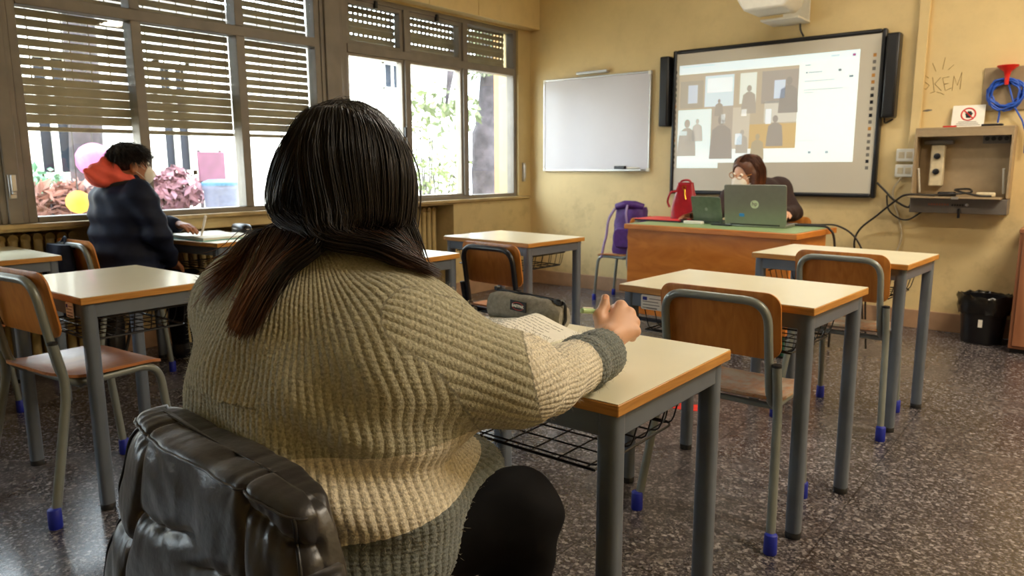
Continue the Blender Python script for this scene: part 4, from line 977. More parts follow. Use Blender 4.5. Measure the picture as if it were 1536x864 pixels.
# ------------------------------------------------------------------ her hair
def hair_mat(name, dark, tip):
    m, nt, p, o = nmat(name); a = N(nt, 'Attribute', attribute_name='t').outputs['Fac']; b = N(nt, 'Attribute', attribute_name='rnd').outputs['Fac']
    r = ramp(nt, a, [(0, dark), (.58, dark), (1, tip)]); v = ramp(nt, b, [(0, (.55, .55, .55)), (1, (1.5, 1.45, 1.4))]); mx = N(nt, 'Mix', data_type='RGBA', blend_type='MULTIPLY'); mx.inputs[0].default_value = 1
    nt.links.new(r.outputs[0], mx.inputs[6]); nt.links.new(v.outputs[0], mx.inputs[7]); nt.links.new(mx.outputs[2], p.inputs['Base Color'])
    p.inputs['Roughness'].default_value = .38; p.inputs['Specular IOR Level'].default_value = .45; return m
def strands(name, S, rad, mat, parent, tsc=None):
    """S: strands x points x 3, each a thin three sided tube"""
    n, k, _ = S.shape; T = np.gradient(S, axis=1); T /= np.linalg.norm(T, axis=2, keepdims=True)+1e-9
    ref = np.array([.3, .5, .8]); N1 = np.cross(T, ref); N1 /= np.linalg.norm(N1, axis=2, keepdims=True)+1e-9; N2 = np.cross(T, N1)
    t = np.linspace(0, 1, k); rad = np.asarray(rad)*np.ones(n); R_ = (np.minimum(1, (1-t)*6+.25)[None]*rad[:, None])[:, :, None]
    V = np.stack([S+R_*(math.cos(a)*N1+math.sin(a)*N2) for a in (0, 2*PI/3, 4*PI/3)], 2).reshape(-1, 3)
    i = np.arange(n)[:, None, None]*k*3+np.arange(k-1)[None, :, None]*3; j = np.arange(3)[None, None]
    Q = np.stack([i+j, i+(j+1) % 3, i+3+(j+1) % 3, i+3+j], -1).reshape(-1, 4)
    rn = np.repeat(np.random.default_rng(2).random(n), k*3); tt = np.tile(np.repeat(t, 3), n)
    if tsc is not None: tt = tt*np.repeat(tsc, k*3)
    return npmesh(name, V, Q, mat, parent, {'t': tt, 'rnd': rn})
def bez(ctrl, k):
    """Catmull-Rom through control points: ctrl strands x c x 3"""
    c = ctrl.shape[1]; P = np.concatenate([2*ctrl[:, :1]-ctrl[:, 1:2], ctrl, 2*ctrl[:, -1:]-ctrl[:, -2:-1]], 1); out = []
    for s in np.linspace(0, c-1-1e-6, k):
        i = int(s); t = s-i; a, b, d, e = P[:, i], P[:, i+1], P[:, i+2], P[:, i+3]
        out.append(.5*((2*b)+(d-a)*t+(2*a-5*b+4*d-e)*t*t+(3*b-a-3*d+e)*t**3))
    return np.stack(out, 1)
HD = {'tip': hair_mat('dark_hair_lit_tips', srgb(25, 19, 17), srgb(122, 82, 58))}  # window light shining through the ends is painted in as the browner tip
def scalp(th, up, grow):
    """point on the head shell: th turns from her left cheek (-) over the back (0) to her right cheek (+)"""
    x, y = np.sin(th)*(.076+grow), -np.cos(th)*(.094+grow)-.010; return x, y
def on(px, py, off):
    """where a sight line meets the knit"""
    d = .85
    for _ in range(60):
        e = float(sweater(np.array([tuple(at(px, py, d=d))], np.float32))[0])
        if e < off: break
        d += max(.002, (e-off)*.7)
    return at(px, py, d=min(d, 1.30))
def girl_hair(nst, seed, lay0, lay1):
    g = np.random.default_rng(seed); th = g.uniform(-2.15, 2.15, nst); lay = g.uniform(lay0, lay1, nst); ncl = 260
    cl = g.normal(size=(ncl, 3)); ci = ((th+2.15)/4.3*ncl*.999).astype(int); jit = cl[ci]; own = g.normal(size=(nst, 3))
    H = V3(HC); K = lambda x, y, z: H+x[:, None]*HA[0]+y[:, None]*HA[1]+z[:, None]*HA[2]; one = np.ones(nst)
    yp = g.uniform(-.075, .06, nst); side = np.sign(th+g.normal(size=nst)*.05)
    yp = np.where(np.abs(th) < .7, -.075+.03*g.random(nst), yp)
    p0 = K(side*.006*g.random(nst), yp, .106-.9*(yp+.005)**2*6+lay*.5)
    x1, y1 = scalp(th, 0, .004+lay); p1 = K(x1*.74, (y1*.74+yp*.26), .078*one+lay*.4)
    rg_ = th >= -.18+.10*own[:, 0]; thb = th+np.where(rg_, .10, -.06)*np.exp(-(th/1.1)**2); thc = th+np.where(rg_, .34, -.20)*np.exp(-(th/1.1)**2)
    x2, y2 = scalp(thb, 0, .014+lay); p2 = K(x2, y2, .01*one)
    x3, y3 = scalp(thc, 0, .014+lay); p3 = K(x3, y3, -.082*one)
    # below the jaw the hair parts at the nape: a lock over the left shoulder blade, the rest forward over the right shoulder
    lf = th < -.18+.10*own[:, 0]
    lt = np.clip((th+2.15)/1.97, 0, 1)**.55
    def lerp(u, p, q): return V3(p)*(1-u)+V3(q)*u
    L1 = lt[:, None]
    A4 = lerp(L1, on(398, 342, .026), on(480, 360, .032)); A5 = lerp(L1, on(368, 420, .010), on(424, 412, .014)); A6 = lerp(L1, on(350, 474, .006), on(382, 484, .006))
    far = (lt < .20)[:, None]
    A4 = np.where(far, V3(on(388, 360, .012))+own*.004, A4); A5 = np.where(far, V3(on(352, 402, .010))+own*.008, A5); A6 = np.where(far, V3(on(326, 430, .006))+own*.012, A6)
    rt = np.clip((th+.18)/2.33, 0, 1)[:, None]
    B4 = lerp(rt, on(488, 360, .036), at(612, 330, d=1.27)); B5 = lerp(rt, on(566, 376, .024), at(622, 372, d=1.27)); B6 = lerp(rt, on(634, 406, .010), at(630, 425, d=1.29))
    sp = .003
    p4 = np.where(lf[:, None], A4, B4)+jit*sp+own*.004; p5 = np.where(lf[:, None], A5, B5)+jit*sp*1.2+own*.004; p6 = np.where(lf[:, None], A6, B6)+jit*sp*1.4+own*.006
    p6 = p5+(p6-p5)*(.75+.5*g.random(nst))[:, None]
    p2 = p2+HA[0]*0
    S = bez(np.stack([p0, p1, p2+own*.002+jit*.002, p3+own*.003+jit*.003, p4, p5, p6], 1), 26).astype(np.float32)
    P = S.reshape(-1, 3)
    for _ in range(2):      # keep strands outside the head and lying on the knit
        q = ((P-H) @ HA.T); r_ = np.array([.081, .101, .102]); e = np.linalg.norm((q-[0, -.006, .01])/r_, axis=1); lim = 1+np.repeat(lay, 26)/.11
        inn = (e < lim) & (q[:, 2] > -.09); qq = (q-[0, -.006, .01]); qq[inn] *= (lim/np.maximum(e, 1e-4))[inn][:, None]; P = np.where(inn[:, None], H+(qq+[0, -.006, .01]) @ HA, P).astype(np.float32)
        low = P[:, 2] < 1.09; d = sweater(P[low]); off = .003+np.repeat(lay, 26)[low]*.6
        G = grad(sweater, P[low]); P[low] += (np.clip(off-d, 0, .05)[:, None]*G).astype(np.float32)
    return P.reshape(S.shape)
HR = sdfobj('hair', lambda P: np.maximum(smin(ell(P, hp(0, -.012, .020), (.082, .103, .096), HA), rc(P, hp(0, -.032, -.02), hp(0, -.045, -.10), .074, .062), .03), -rc(P, hp(0, .13, -.01), hp(0, .16, -.14), .07, .075)), hp(0, 0, 0)-Vector((.2, .2, .2)), hp(0, 0, 0)+Vector((.2, .2, .2)), .005, simple('hair_base', srgb(26, 18, 16), .5), GIRL)
HR.matrix_parent_inverse = Matrix.Translation(-GI)
S = np.concatenate([girl_hair(4200, 1, .004, .014), girl_hair(5200, 2, .012, .020)])
hs = strands('hair_strands', S, np.random.default_rng(4).uniform(.0006, .00125, len(S)), HD['tip'], HR, np.where((S[:, -1]-V3(GB)) @ V3(GL) > -.02, .68, 1.0))  # right side browns less: the painted window light belongs to the left lock
# loose flyaway hairs round the outline and one stray curl on the shoulder
F = girl_hair(90, 5, .016, .028); F += np.random.default_rng(6).normal(size=(90, 1, 3))*np.linspace(0, .009, 26)[None, :, None]
fz = np.random.default_rng(21); me_ = sw.data; vn = len(me_.vertices); co = np.empty(vn*3, np.float32); me_.vertices.foreach_get('co', co); no_ = np.empty(vn*3, np.float32); me_.vertices.foreach_get('normal', no_)
pk = fz.integers(0, vn, 9000); base = co.reshape(-1, 3)[pk]; nn = no_.reshape(-1, 3)[pk]; dv_ = nn+fz.normal(size=(9000, 3))*.75; dv2 = fz.normal(size=(9000, 3))*.5
Z = np.stack([base+(dv_*k*.0015+dv2*k*k*.0004) for k in range(4)], 1).astype(np.float32)
fuzz = strands('yarn_fuzz', Z, np.full(9000, .00022), simple('yarn_fibre', srgb(190, 184, 164), .9), sw); fuzz['kind'] = 'stuff'
fo = strands('flyaway_hairs', F.astype(np.float32), np.full(90, .0004), HD['tip'], HR)
cu = np.array([[on(a+dx, b+dy, .006) for a, b in ((446, 368), (437, 402), (416, 428), (388, 443), (360, 449), (345, 444))] for dx, dy in ((0, 0), (2, 2), (4, 1), (-2, 3), (1, 4), (3, 5))])
S2 = bez(cu, 26).astype(np.float32); P = S2.reshape(-1, 3); d = sweater(P); P += ((.004-d)[:, None]*grad(sweater, P)).astype(np.float32); S2 = P.reshape(S2.shape)
strands('stray_curl', S2, np.full(len(S2), .001), HD['tip'], HR)
# ------------------------------------------------------------------ puffer jacket over her chair
JK = thing('puffer_jacket', "black quilted puffer jacket hung over the back of the girl's chair", 'jacket', (-.95, .50, 0))
def jacket():
    """rings round the chair back, from the hem up over the top edge; u runs round the ring"""
    nu, nv = 300, 220; rings = []
    fr = lambda x: x-math.floor(x)
    for j in range(nv+1):
        v = j/nv; z = .10+(.782-.10)*min(1, v/.90)
        top = max(0, (v-.90)/.10)                       # closing over the top of the backrest
        w = .200+.28*(1-z/.82); dp = .045+.05*(1-z/.82)
        cx = -.92-.055*(1-z/.82); cy = .505-.045*(1-z/.82)
        ring = []
        for i in range(nu):
            a = 2*PI*i/nu; ca, sa = math.cos(a), math.sin(a); e = .55
            ux = math.copysign(abs(ca)**e, ca); uy = math.copysign(abs(sa)**e, sa)
            sh = 1-top**2*.86
            x = cx+w*ux*(1-.16*top); y = cy+dp*uy*sh
            # top edge: high at her left, sagging towards the aisle
            s = (x+.92)/.21; zt = z+(.022*math.sqrt(max(0, 1-(1-top)**2)) if top else 0)
            sag = -.012*max(0, s)-.05*max(0, s-.55)**1.3+.016*math.exp(-((s+.95)/.35)**2)
            zz = zt+sag*max(0, (z-.45)/.37)
            # quilting: panels round the ring, seams across them
            per = (x-cx)/w
            col = [-1.02, -.62, .02, .56, 1.02] if sa < 0 else [-1.02, -.4, .3, 1.02]
            k = max(q for q in range(len(col)-1) if per >= col[q]-1e-6); cu = (per-col[k])/(col[k+1]-col[k])
            so = {0: -.055, 1: .0, 2: -.045, 3: -.09}[k % 4]
            seam = (zt-.685-so-.02*math.sin(per*3))/.155; row = fr(seam); edge = min(row, 1-row); cedge = min(cu, 1-cu)
            puff = (1-math.exp(-edge/.055))*(.75+.25*math.sin(PI*row))*(1-.6*math.exp(-cedge/.035))
            wr = .0022*math.sin(x*120+3*math.sin(z*17+k)+k)*math.exp(-edge/.20)+.0026*math.sin((x*.8+z)*52+k*2+2.5*math.sin(x*26+z*9))*(.5+.5*math.sin(z*23+k*1.7))+.0019*math.sin(x*300+9*math.sin(z*11+k)+4*math.sin(x*40))*math.exp(-edge/.18)*(.4+.6*math.sin(x*37+z*5)**2)
            am = (.020*puff+wr)*(1-.35*top)
            n = Vector((ux*.35 if abs(ux) < .97 else ux, uy, .0)); n = Vector((math.copysign(abs(ca)**1.4, ca), math.copysign(abs(sa)**.7, sa), .9*top)).normalized()
            if sa > .2: am *= .45
            ring.append(Vector((x, y, zz))+n*(am-.012))
        rings.append(ring)
    mb = MB().loft(rings, cap=False)
    b = len(mb.v); top = rings[-1]; c = sum(top, Vector())/len(top); mb.v.append(c); mb.mi += [0]*nu
    for i in range(nu): mb.f.append((b-nu+i, b-nu+(i+1) % nu, b))
    return mb, rings
jm, jr = jacket()
M['puffer'] = simple('black_glossy_nylon', srgb(15, 13, 22), .36, var=.15, bump=.3, bscale=60, spec=.75, sheen=.2)
off = Matrix.Translation((.95, -.50, 0))
jm.v = [off @ p for p in jm.v]
jo = jm.build('shell', M['puffer'], JK, smooth=180)
# stitched seams along the top fold and the stand collar bunched on the far side
nu = 300
def ring_pts(j, a0, a1, out): return [off @ (jr[j][i % nu]+Vector((0, 0, .0))+Vector((0, -1, 0))*out) for i in range(a0, a1)]
MB().tube(ring_pts(200, 156, 294, .0015), .0022, 6).build('piping', M['puffer'], JK, smooth=80)
MB().tube([off @ (jr[j][168]+Vector((-.001, -.002, 0))) for j in range(16, 201)], .0028, 6).build('zip_edge', M['black'], JK, smooth=80)
MB().tube([off @ (jr[j][280]+Vector((.001, -.002, 0))) for j in range(16, 201)], .0028, 6).build('zip_edge', M['black'], JK, smooth=80)
# the right sleeve hangs empty down the aisle side
def sleeve(cx, cy, s, name):
    rings = []; n = 22
    for j in range(40):
        v = j/39; z = .70-.58*v; r_ = .052-.012*v+.007*abs(math.sin(v*PI*6))
        x, y = cx+s*.035*math.sin(v*2.2), cy-.02*v
        rings.append([off @ Vector((x+r_*math.cos(2*PI*i/n)*(1+.05*math.sin(i*2+j*.7)), y+r_*.8*math.sin(2*PI*i/n)*(1+.05*math.sin(i*3+j)), z+.02*math.cos(2*PI*i/n)*s)) for i in range(n)])
    MB().loft(rings).build(name, M['puffer'], JK, smooth=180)
sleeve(-.70, .47, 1, 'sleeve')
# ------------------------------------------------------------------ the boy by the window
def finish(root):
    l = Vector(root.location)
    for o in root.children: o.matrix_parent_inverse = Matrix.Translation(-l)
def simple_hand(W, d, up, thumb_side, curl=.5, s=1.0):
    """roundcones of a relaxed right or left hand: wrist, pointing direction, back of the hand"""
    d = Vector(d).normalized(); u = Vector(up); u = (u-d*u.dot(d)).normalized(); r = d.cross(u)*thumb_side; W = Vector(W); out = []
    for k in range(4):
        b = W+(d*(.082-.004*abs(k-1))+r*(.030-.020*k))*s; out.append((W+d*.02*s, b, .019*s, .0115*s, .014))
        L = (.040, .045, .042, .033)[k]*s; a1, a2 = curl*.8, curl*1.7
        m = b+(d*math.cos(a1)-u*math.sin(a1))*L; e = m+(d*math.cos(a2)-u*math.sin(a2))*L*.8
        out += [(b, m, .0105*s, .009*s, .005), (m, e, .009*s, .0075*s, .004)]
    t0 = W+(d*.028+r*.024)*s; t1 = t0+(d*.032+r*.022-u*.012)*s; t2 = t1+(d*.030+r*.002-u*.010)*s
    out += [(t0, t1, .0135*s, .011*s, .008), (t1, t2, .011*s, .0085*s, .004)]; return out
def add_hand(P, d, H):
    for a, b, ra, rb, k in H: d = smin(d, rc(P, a, b, ra, rb), k)
    return d
BOY = thing('person', 'seated boy in a navy jacket with coral hood and white mask beside the window', 'person', (-4.33, 1.80, 0))
BL, BF = Vector((.995, .10, 0)), Vector((-.10, .995, 0)); BA = frame3(BL, BF); BB = Vector((-4.30, 1.81, 0))
bp_ = lambda l, f, z: BB+BL*l+BF*f+Vector((0, 0, z))
bHC = at(194, 247, d=4.12); hy = math.radians(-4); bHA = frame3(Vector((math.cos(hy), math.sin(hy), 0)), Vector((-math.sin(hy), math.cos(hy), -.06)))
bhp = lambda x, y, z: hp(x, y, z, bHC, bHA)
bSR, bSL = bp_(.185, .03, 1.035), bp_(-.185, .05, 1.035)
bER, bWR = bp_(.240, .08, .82), bp_(.13, .21, .655)
bWL = at(262, 334, d=4.30); bEL = bp_(-.26, .20, .865); bWL = Vector((bWL.x, bWL.y, .85))
bneck = (bp_(0, .04, 1.05), bhp(0, -.02, -.06))
bhs = head_sdf(bHC, bHA, 1.0)
H1 = simple_hand(bWL, (bWL-bEL).normalized()+Vector((0, 0, -.02)), (0, 0, 1), -1, .45); H2 = simple_hand(bWR, (bWR-bER).normalized(), (0, 0, 1), 1, .6)
def boy_body(P):
    d = smin(rc(P, bneck[0], bneck[1], .055, .050), bhs(P), .02)
    d = smin(d, U([ell(P, bp_(0, .03, .62), (.15, .11, .14), BA), ell(P, bp_(0, .03, .88), (.16, .10, .2), BA), rc(P, bSL, bSR, .05, .05)], .08), .04)
    for a, b, c in ((bSR, bER, bWR), (bSL, bEL, bWL)): d = smin(d, smin(rc(P, a, b, .04, .036), rc(P, b, c, .036, .025), .01), .02)
    return add_hand(P, add_hand(P, d, H1), H2)
sdfobj('body', boy_body, (-4.72, 1.55, .50), (-3.95, 2.45, 1.42), .006, M['skin2'], BOY)
eyes(BOY, bHC, bHA, 1, M['iris'])
def boy_jacket(P):
    q = P-V3(BB); f = q @ BA[1]; z = P[:, 2]
    d = U([ell(P, bp_(0, .015, .605), (.205, .175, .145), BA), ell(P, bp_(0, .01, .74), (.20, .155, .20), BA), ell(P, bp_(0, .02, .93), (.21, .150, .17), BA), rc(P, bp_(-.15, .03, 1.02), bp_(.15, .03, 1.02), .080, .080)], .08)
    for a, b, c in ((bSR, bER, bWR), (bSL, bEL, bWL)): d = smin(d, smin(rc(P, a, b, .078, .066), rc(P, b, c, .066, .045), .03), .035)
    d = d+.0055*np.sin(z*2*PI/.105+.5*np.sin(f*14))+.003*np.sin(q @ BA[0]*55+z*30)
    d = smin(d, rc(P, bneck[0]-Vector((0, 0, .02)), bneck[0]+BF*.015+Vector((0, 0, .045)), .10, .088), .03)
    return smax(d, -rc(P, bneck[0]+Vector((0, 0, .04)), bneck[0]+Vector((0, 0, .14)), .07, .078), .01)
sdfobj('jacket', boy_jacket, (-4.78, 1.50, .40), (-3.92, 2.36, 1.22), .007, M['navy'], BOY)
def ringtube(pts, r, name, mat, parent, n=14): return MB().tube(pts, r, n).build(name, mat, parent, smooth=80)
cl = [bp_(0, .03, 1.075)+BL*(.10*math.sin(a))-BF*(.095*math.cos(a)-.02)+Vector((0, 0, .010*math.cos(a)+.012)) for a in np.linspace(-2.5, 2.5, 25)]
ringtube(cl, [.022+.012*math.cos(a/2) for a in np.linspace(-2.5, 2.5, 25)], 'rolled_collar', M['darkknit'], BOY)
def coral(P):
    d = U([rc(P, bp_(-.075, .02, 1.12), bp_(0, -.085, 1.14), .036, .05), rc(P, bp_(.075, .03, 1.11), bp_(0, -.085, 1.14), .036, .05), rc(P, bp_(.07, .04, 1.10), bp_(.02, .11, 1.075), .03, .022), rc(P, bp_(-.07, .04, 1.10), bp_(-.02, .11, 1.075), .03, .022),
           rc(P, bp_(.0, -.09, 1.15), bhp(.0, -.125, .015), .05, .022), rc(P, bp_(.06, -.03, 1.13), bhp(.035, -.09, -.01), .04, .018), rc(P, bp_(.02, -.10, 1.13), bp_(.03, -.165, 1.17), .04, .016)], .035)
    d = d+.004*np.sin(P[:, 2]*75+P[:, 1]*50)
    return smax(smax(d, -bhs(P)+.004, .01), -rc(P, bneck[0], bhp(0, 0, .03), .058, .07), .01)
sdfobj('hood', coral, bHC-Vector((.22, .3, .30)), bHC+Vector((.22, .25, .16)), .006, M['coral'], BOY)
def mask_sdf(hs, pos, A):
    def f(P):
        q = ((P-V3(pos)) @ A.T); d = ell(q, (0, .070, -.052), (.056, .062, .060)); d = smin(d, rc(q, (0, .10, -.02), (0, .135, -.052), .012, .008), .02)
        d = smax(d, -(q[:, 1]-.040), .01); return smax(d, -hs(P)+.0005, .004)
    return f
def mask(parent, c, A, hs):
    o = sdfobj('face_mask', mask_sdf(hs, c, A), Vector(c)-Vector((.17, .17, .17)), Vector(c)+Vector((.17, .17, .17)), .004, M['mask'], parent); 
    for sx in (-1, 1):
        for z0, z1 in ((-.022, .012), (-.075, -.03)):
            MB().tube(spline([hp(sx*.054, .062, z0, c, A), hp(sx*.074, .03, (z0+z1)/2, c, A), hp(sx*.083, -.008, z1, c, A)], 6), .0018, 6).build('ear_loop', M['mask'], parent)
    return o
mask(BOY, bHC, bHA, bhs)
def cap_hair(P): 
    q = ((P-V3(bHC)) @ bHA.T); d = ell(q, (0, -.018, .030), (.082, .100, .092)); d = smax(d, -ell(q, (0, .095, -.035), (.10, .085, .085)), .015)
    d = smax(d, -(q[:, 2]+.055+.25*(q[:, 1])), .01)
    return d+.006*np.sin(q[:, 0]*130+q[:, 1]*60)*np.sin(q[:, 1]*110+2)*np.clip(q[:, 2]*14, 0, 1)
M['bhair'] = simple('near_black_hair', srgb(22, 18, 18), .5, var=.3, scale=80)
bh = sdfobj('hair', cap_hair, bHC-Vector((.2, .2, .2)), bHC+Vector((.2, .2, .2)), .005, M['bhair'], BOY)
g = np.random.default_rng(3); n = 1500; ph = g.uniform(0, 2*PI, n); ct = g.uniform(.05, 1, n); st = np.sqrt(1-ct**2)
dirs = np.stack([np.cos(ph)*st, np.sin(ph)*st, ct], 1); loc = np.stack([dirs[:, 0]*.078, dirs[:, 1]*.096-.018, dirs[:, 2]*.086+.030], 1)
ok = ~((loc[:, 1] > .045) & (loc[:, 2] < .06)); loc, dirs = loc[ok], dirs[ok]; n = len(loc)
tan = np.stack([dirs[:, 0]*.4, np.ones(n)*.55, -.15*np.ones(n)], 1)+g.normal(size=(n, 3))*.35
pts = np.stack([loc+(dirs*.006*k+tan*.008*k-np.array([0, 0, .0016])*k*k) for k in range(6)], 1); W_ = (V3(bHC)+pts @ bHA).astype(np.float32)
strands('hair_tufts', W_, np.full(n, .0016), hair_mat('black_hair', srgb(20, 17, 17), srgb(38, 30, 26)), bh)
def boy_trousers(P):
    d = ell(P, bp_(0, .0, .545), (.18, .17, .088), BA)
    for s in (-1, 1): k = bp_(s*.10, .36, .515); d = smin(d, smin(rc(P, bp_(s*.09, .02, .54), k, .083, .062), rc(P, k, bp_(s*.11, .38, .09), .062, .05), .02), .03)
    return d
sdfobj('trousers', boy_trousers, (-4.75, 1.5, .04), (-3.9, 2.5, .72), .009, M['trousers'], BOY)
for s in (-1, 1):
    a = bp_(s*.11, .38, .06); fn = lambda P, a=a: smax(U([rc(P, a+Vector((0, 0, .03)), a-Vector((0, 0, .02)), .05, .052), rc(P, a-Vector((0, 0, .02)), a+BF*.17-Vector((0, 0, .025)), .045, .036)], .03), .001-P[:, 2], .004)
    sdfobj('shoe', fn, a-Vector((.15, .15, .1)), a+Vector((.15, .3, .15)), .008, M['black'], BOY)
finish(BOY)

# ------------------------------------------------------------------ the teacher
TE = thing('person', 'teacher in a dark brown top with glasses and white mask leaning over a laptop', 'person', (-1.86, 5.34, 0))
tHC = at(1119, 259, d=5.20); yw = math.radians(166); tHA = frame3(Vector((math.cos(yw), math.sin(yw), .10)), Vector((-math.sin(yw)*1.0-.12, math.cos(yw), -.30)))
thp = lambda x, y, z: hp(x, y, z, tHC, tHA)
ths = head_sdf(tHC, tHA, .98)
tSR, tSL = at(1097, 300, d=5.24), at(1168, 284, d=5.38); tER, tEL = at(1076, 330, d=5.24), at(1190, 325, d=5.30); tER.z = .86; tEL.z = .84
tWR = at(1043, 325, d=5.17); tWR = Vector((tWR.x, tWR.y, .832)); tWL = Vector((-1.72, 5.17, .85)); tP = Vector((-1.86, 5.345, .61)); tC = (tSR+tSL)*.5
TA = frame3(tSL-tSR, Vector((0, -1, -.3)))
H3 = simple_hand(tWR, Vector((-.85, -.5, -.1)), (0, 0, 1), 1, .5, .95); H4 = simple_hand(tWL, Vector((.1, -1, -.1)), (0, 0, 1), -1, .5, .95)
def te_body(P):
    d = smin(ths(P), rc(P, thp(0, -.03, -.05), tC+Vector((0, 0, .03)), .05, .055), .02)
    d = smin(d, rc(P, tC-Vector((0, 0, .06)), tP, .10, .11), .05)
    for a, b, c in ((tSR, tER, tWR), (tSL, tEL, tWL)): d = smin(d, smin(rc(P, a, b, .042, .036), rc(P, b, c, .036, .024), .01), .02)
    return add_hand(P, add_hand(P, d, H3), H4)
sdfobj('body', te_body, (-2.42, 4.82, .42), (-1.4, 5.60, 1.42), .006, M['skin'], TE)
eyes(TE, tHC, tHA, .98, M['iris'])
def te_top(P):
    d = U([rc(P, tSR, tSL, .085, .090), rc(P, tC-Vector((0, .0, .10)), tP, .155, .148), rc(P, tC+Vector((.02, .04, -.02)), tC+Vector((.06, .06, -.12)), .12, .13)], .09)
    for a, b, c in ((tSR, tER, tWR), (tSL, tEL, tWL)): d = smin(d, smin(rc(P, a, b, .075, .062), rc(P, b, c, .060, .040), .02), .04)
    d = smin(d, rc(P, tC+Vector((0, 0, .02)), thp(0, -.035, -.10), .085, .062), .03)
    return d+.003*np.sin(P[:, 0]*60+P[:, 2]*45)*np.sin(P[:, 1]*50)
sdfobj('fleece_top', te_top, (-2.42, 4.82, .36), (-1.36, 5.66, 1.36), .007, M['brownfleece'], TE)
mask(TE, tHC, tHA, ths)
def te_legs(P):
    d = rc(P, tP-Vector((.08, 0, .02)), tP+Vector((.08, 0, -.02)), .13, .13)
    for s in (-1, 1):
        k = Vector((-1.86+s*.11, 4.99, .52)); d = smin(d, smin(rc(P, tP+Vector((s*.09, 0, -.055)), k, .088, .062), rc(P, k, Vector((-1.86+s*.11, 5.03, .08)), .06, .045), .02), .03)
    return d
sdfobj('trousers', te_legs, (-2.25, 4.85, .03), (-1.5, 5.60, .76), .010, M['trousers'], TE)
for s in (-1, 1):
    a = Vector((-1.86+s*.11, 5.03, .06)); fn = lambda P, a=a: smax(U([rc(P, a+Vector((0, 0, .03)), a-Vector((0, 0, .02)), .045, .045), rc(P, a-Vector((0, 0, .02)), a+Vector((0, -.16, -.028)), .042, .03)], .03), .001-P[:, 2], .004)
    sdfobj('shoe', fn, a-Vector((.12, .28, .1)), a+Vector((.12, .12, .12)), .008, M['black'], TE)
def te_cap(P):
    q = ((P-V3(tHC)) @ tHA.T); d = U([ell(q, (0, -.022, .028), (.090, .112, .100)), rc(q, (0, -.045, -.02), (0, -.050, -.10), .085, .075), rc(q, (-.078, .0, .0), (-.078, .02, -.10), .028, .022), rc(q, (.078, .0, .0), (.078, .02, -.10), .028, .022)], .03)
    return smax(d, -ell(q, (0, .115, -.03), (.068, .105, .105)), .012)
M['thair'] = simple('reddish_brown_hair', srgb(92, 54, 34), .42, var=.25, scale=60)
th_ = sdfobj('hair', te_cap, tHC-Vector((.22, .22, .22)), tHC+Vector((.22, .22, .22)), .005, M['thair'], TE)
g = np.random.default_rng(11); n = 1600; t_ = g.uniform(-1.80, 1.80, n); lay = g.uniform(.006, .016, n); o1 = np.ones(n)
KT = lambda x, y, z: V3(tHC)+x[:, None]*tHA[0]+y[:, None]*tHA[1]+z[:, None]*tHA[2]
sx_ = lambda gr: np.sin(t_)*(.086+gr); sy_ = lambda gr: -np.cos(t_)*(.106+gr)-.02
yp = g.uniform(-.06, .06, n)
S = bez(np.stack([KT(g.normal(size=n)*.006-.015, yp, .126-yp**2*8), KT(sx_(lay)*.75, sy_(lay)*.7+yp*.3, .09*o1), KT(sx_(lay+.004), sy_(lay+.004), .02*o1), KT(sx_(lay+.006), sy_(lay+.006), -.05*o1), KT(sx_(lay+.002)*.95, sy_(lay)*.95, -.12+.02*g.normal(size=n))], 1), 14)+g.normal(size=(n, 1, 3))*.003
strands('hair_strands', S.astype(np.float32), np.full(n, .0014), hair_mat('reddish_hair', srgb(84, 48, 30), srgb(130, 78, 46)), th_)
gl = MB()
for s in (-1, 1):
    gl.tube([thp(s*.033+.024*math.cos(a), .112-.25*abs(s*.033+.024*math.cos(a))**1.0*.4, .008+.019*math.sin(a)) for a in np.linspace(0, 2*PI, 20)[:-1]], .0022, 6, closed=True)
    gl.tube([thp(s*.058, .104, .012), thp(s*.08, .06, .012), thp(s*.084, -.02, .005)], .0022, 6)
gl.tube([thp(-.009, .112, .012), thp(0, .116, .014), thp(.009, .112, .012)], .0022, 6)
gl.build('glasses', simple('amber_glasses', srgb(190, 120, 50), .3), TE, smooth=60)
finish(TE)
# ------------------------------------------------------------------ things on the writing girl's desk
ZT = .7602; M['pencil'] = simple('pencil_grey', srgb(168, 168, 164), .7)
pc = thing('pencil_case', 'grey fabric pencil case with a black and red patch behind the open notebook', 'pencil case', (-1.21, 1.565, ZT), math.radians(-3))
M['greyfab'] = simple('grey_melange_fabric', srgb(140, 136, 126), .9, var=.2, scale=90, bump=.3, bscale=220)
rings = []
for k in range(21):
    x = -.13+.26*k/20; e = min(1, .80+.20*math.sin(PI*min(1, (k+.5)/5)/2) if k < 5 else 1, .72+.28*math.sin(PI*min(1, (20.5-k)/5)/2) if k > 15 else 1)
    h_ = .078*e*(1-.10*k/20); d_ = .032*e; ring = []
    for i in range(24):
        a = 2*PI*i/24; c_, s_ = math.cos(a), math.sin(a)
        ring.append(Vector((x, d_*math.copysign(abs(c_)**.7, c_)*(1-.25*max(0, s_)), max(0, h_*.5+h_*.5*math.copysign(abs(s_)**.6, s_))+.0015*math.sin(x*90+i))))
    rings.append(ring)
MB().loft(rings).build('body', M['greyfab'], pc, smooth=70)
MB().tube([(x, -.002+.002*math.sin(x*40), .0775*(1-.10*(x+.115)/.23)+.0012) for x in np.linspace(-.12, .12, 16)], .004, 8).build('zip', M['black'], pc, smooth=70)
MB().tube(fillet([(.112, 0, .068), (.132, 0, .066), (.137, -.004, .02), (.128, -.006, .006)], .01), .0042, 8).build('strap_loop', M['black'], pc, smooth=70); MB().box(-.12, -.106, -.006, .006, .074, .086).build('zip_tab', M['black'], pc, bevel=.002); MB().box(.098, .124, -.010, .008, .058, .074).build('end_tab', M['black'], pc, bevel=.003)
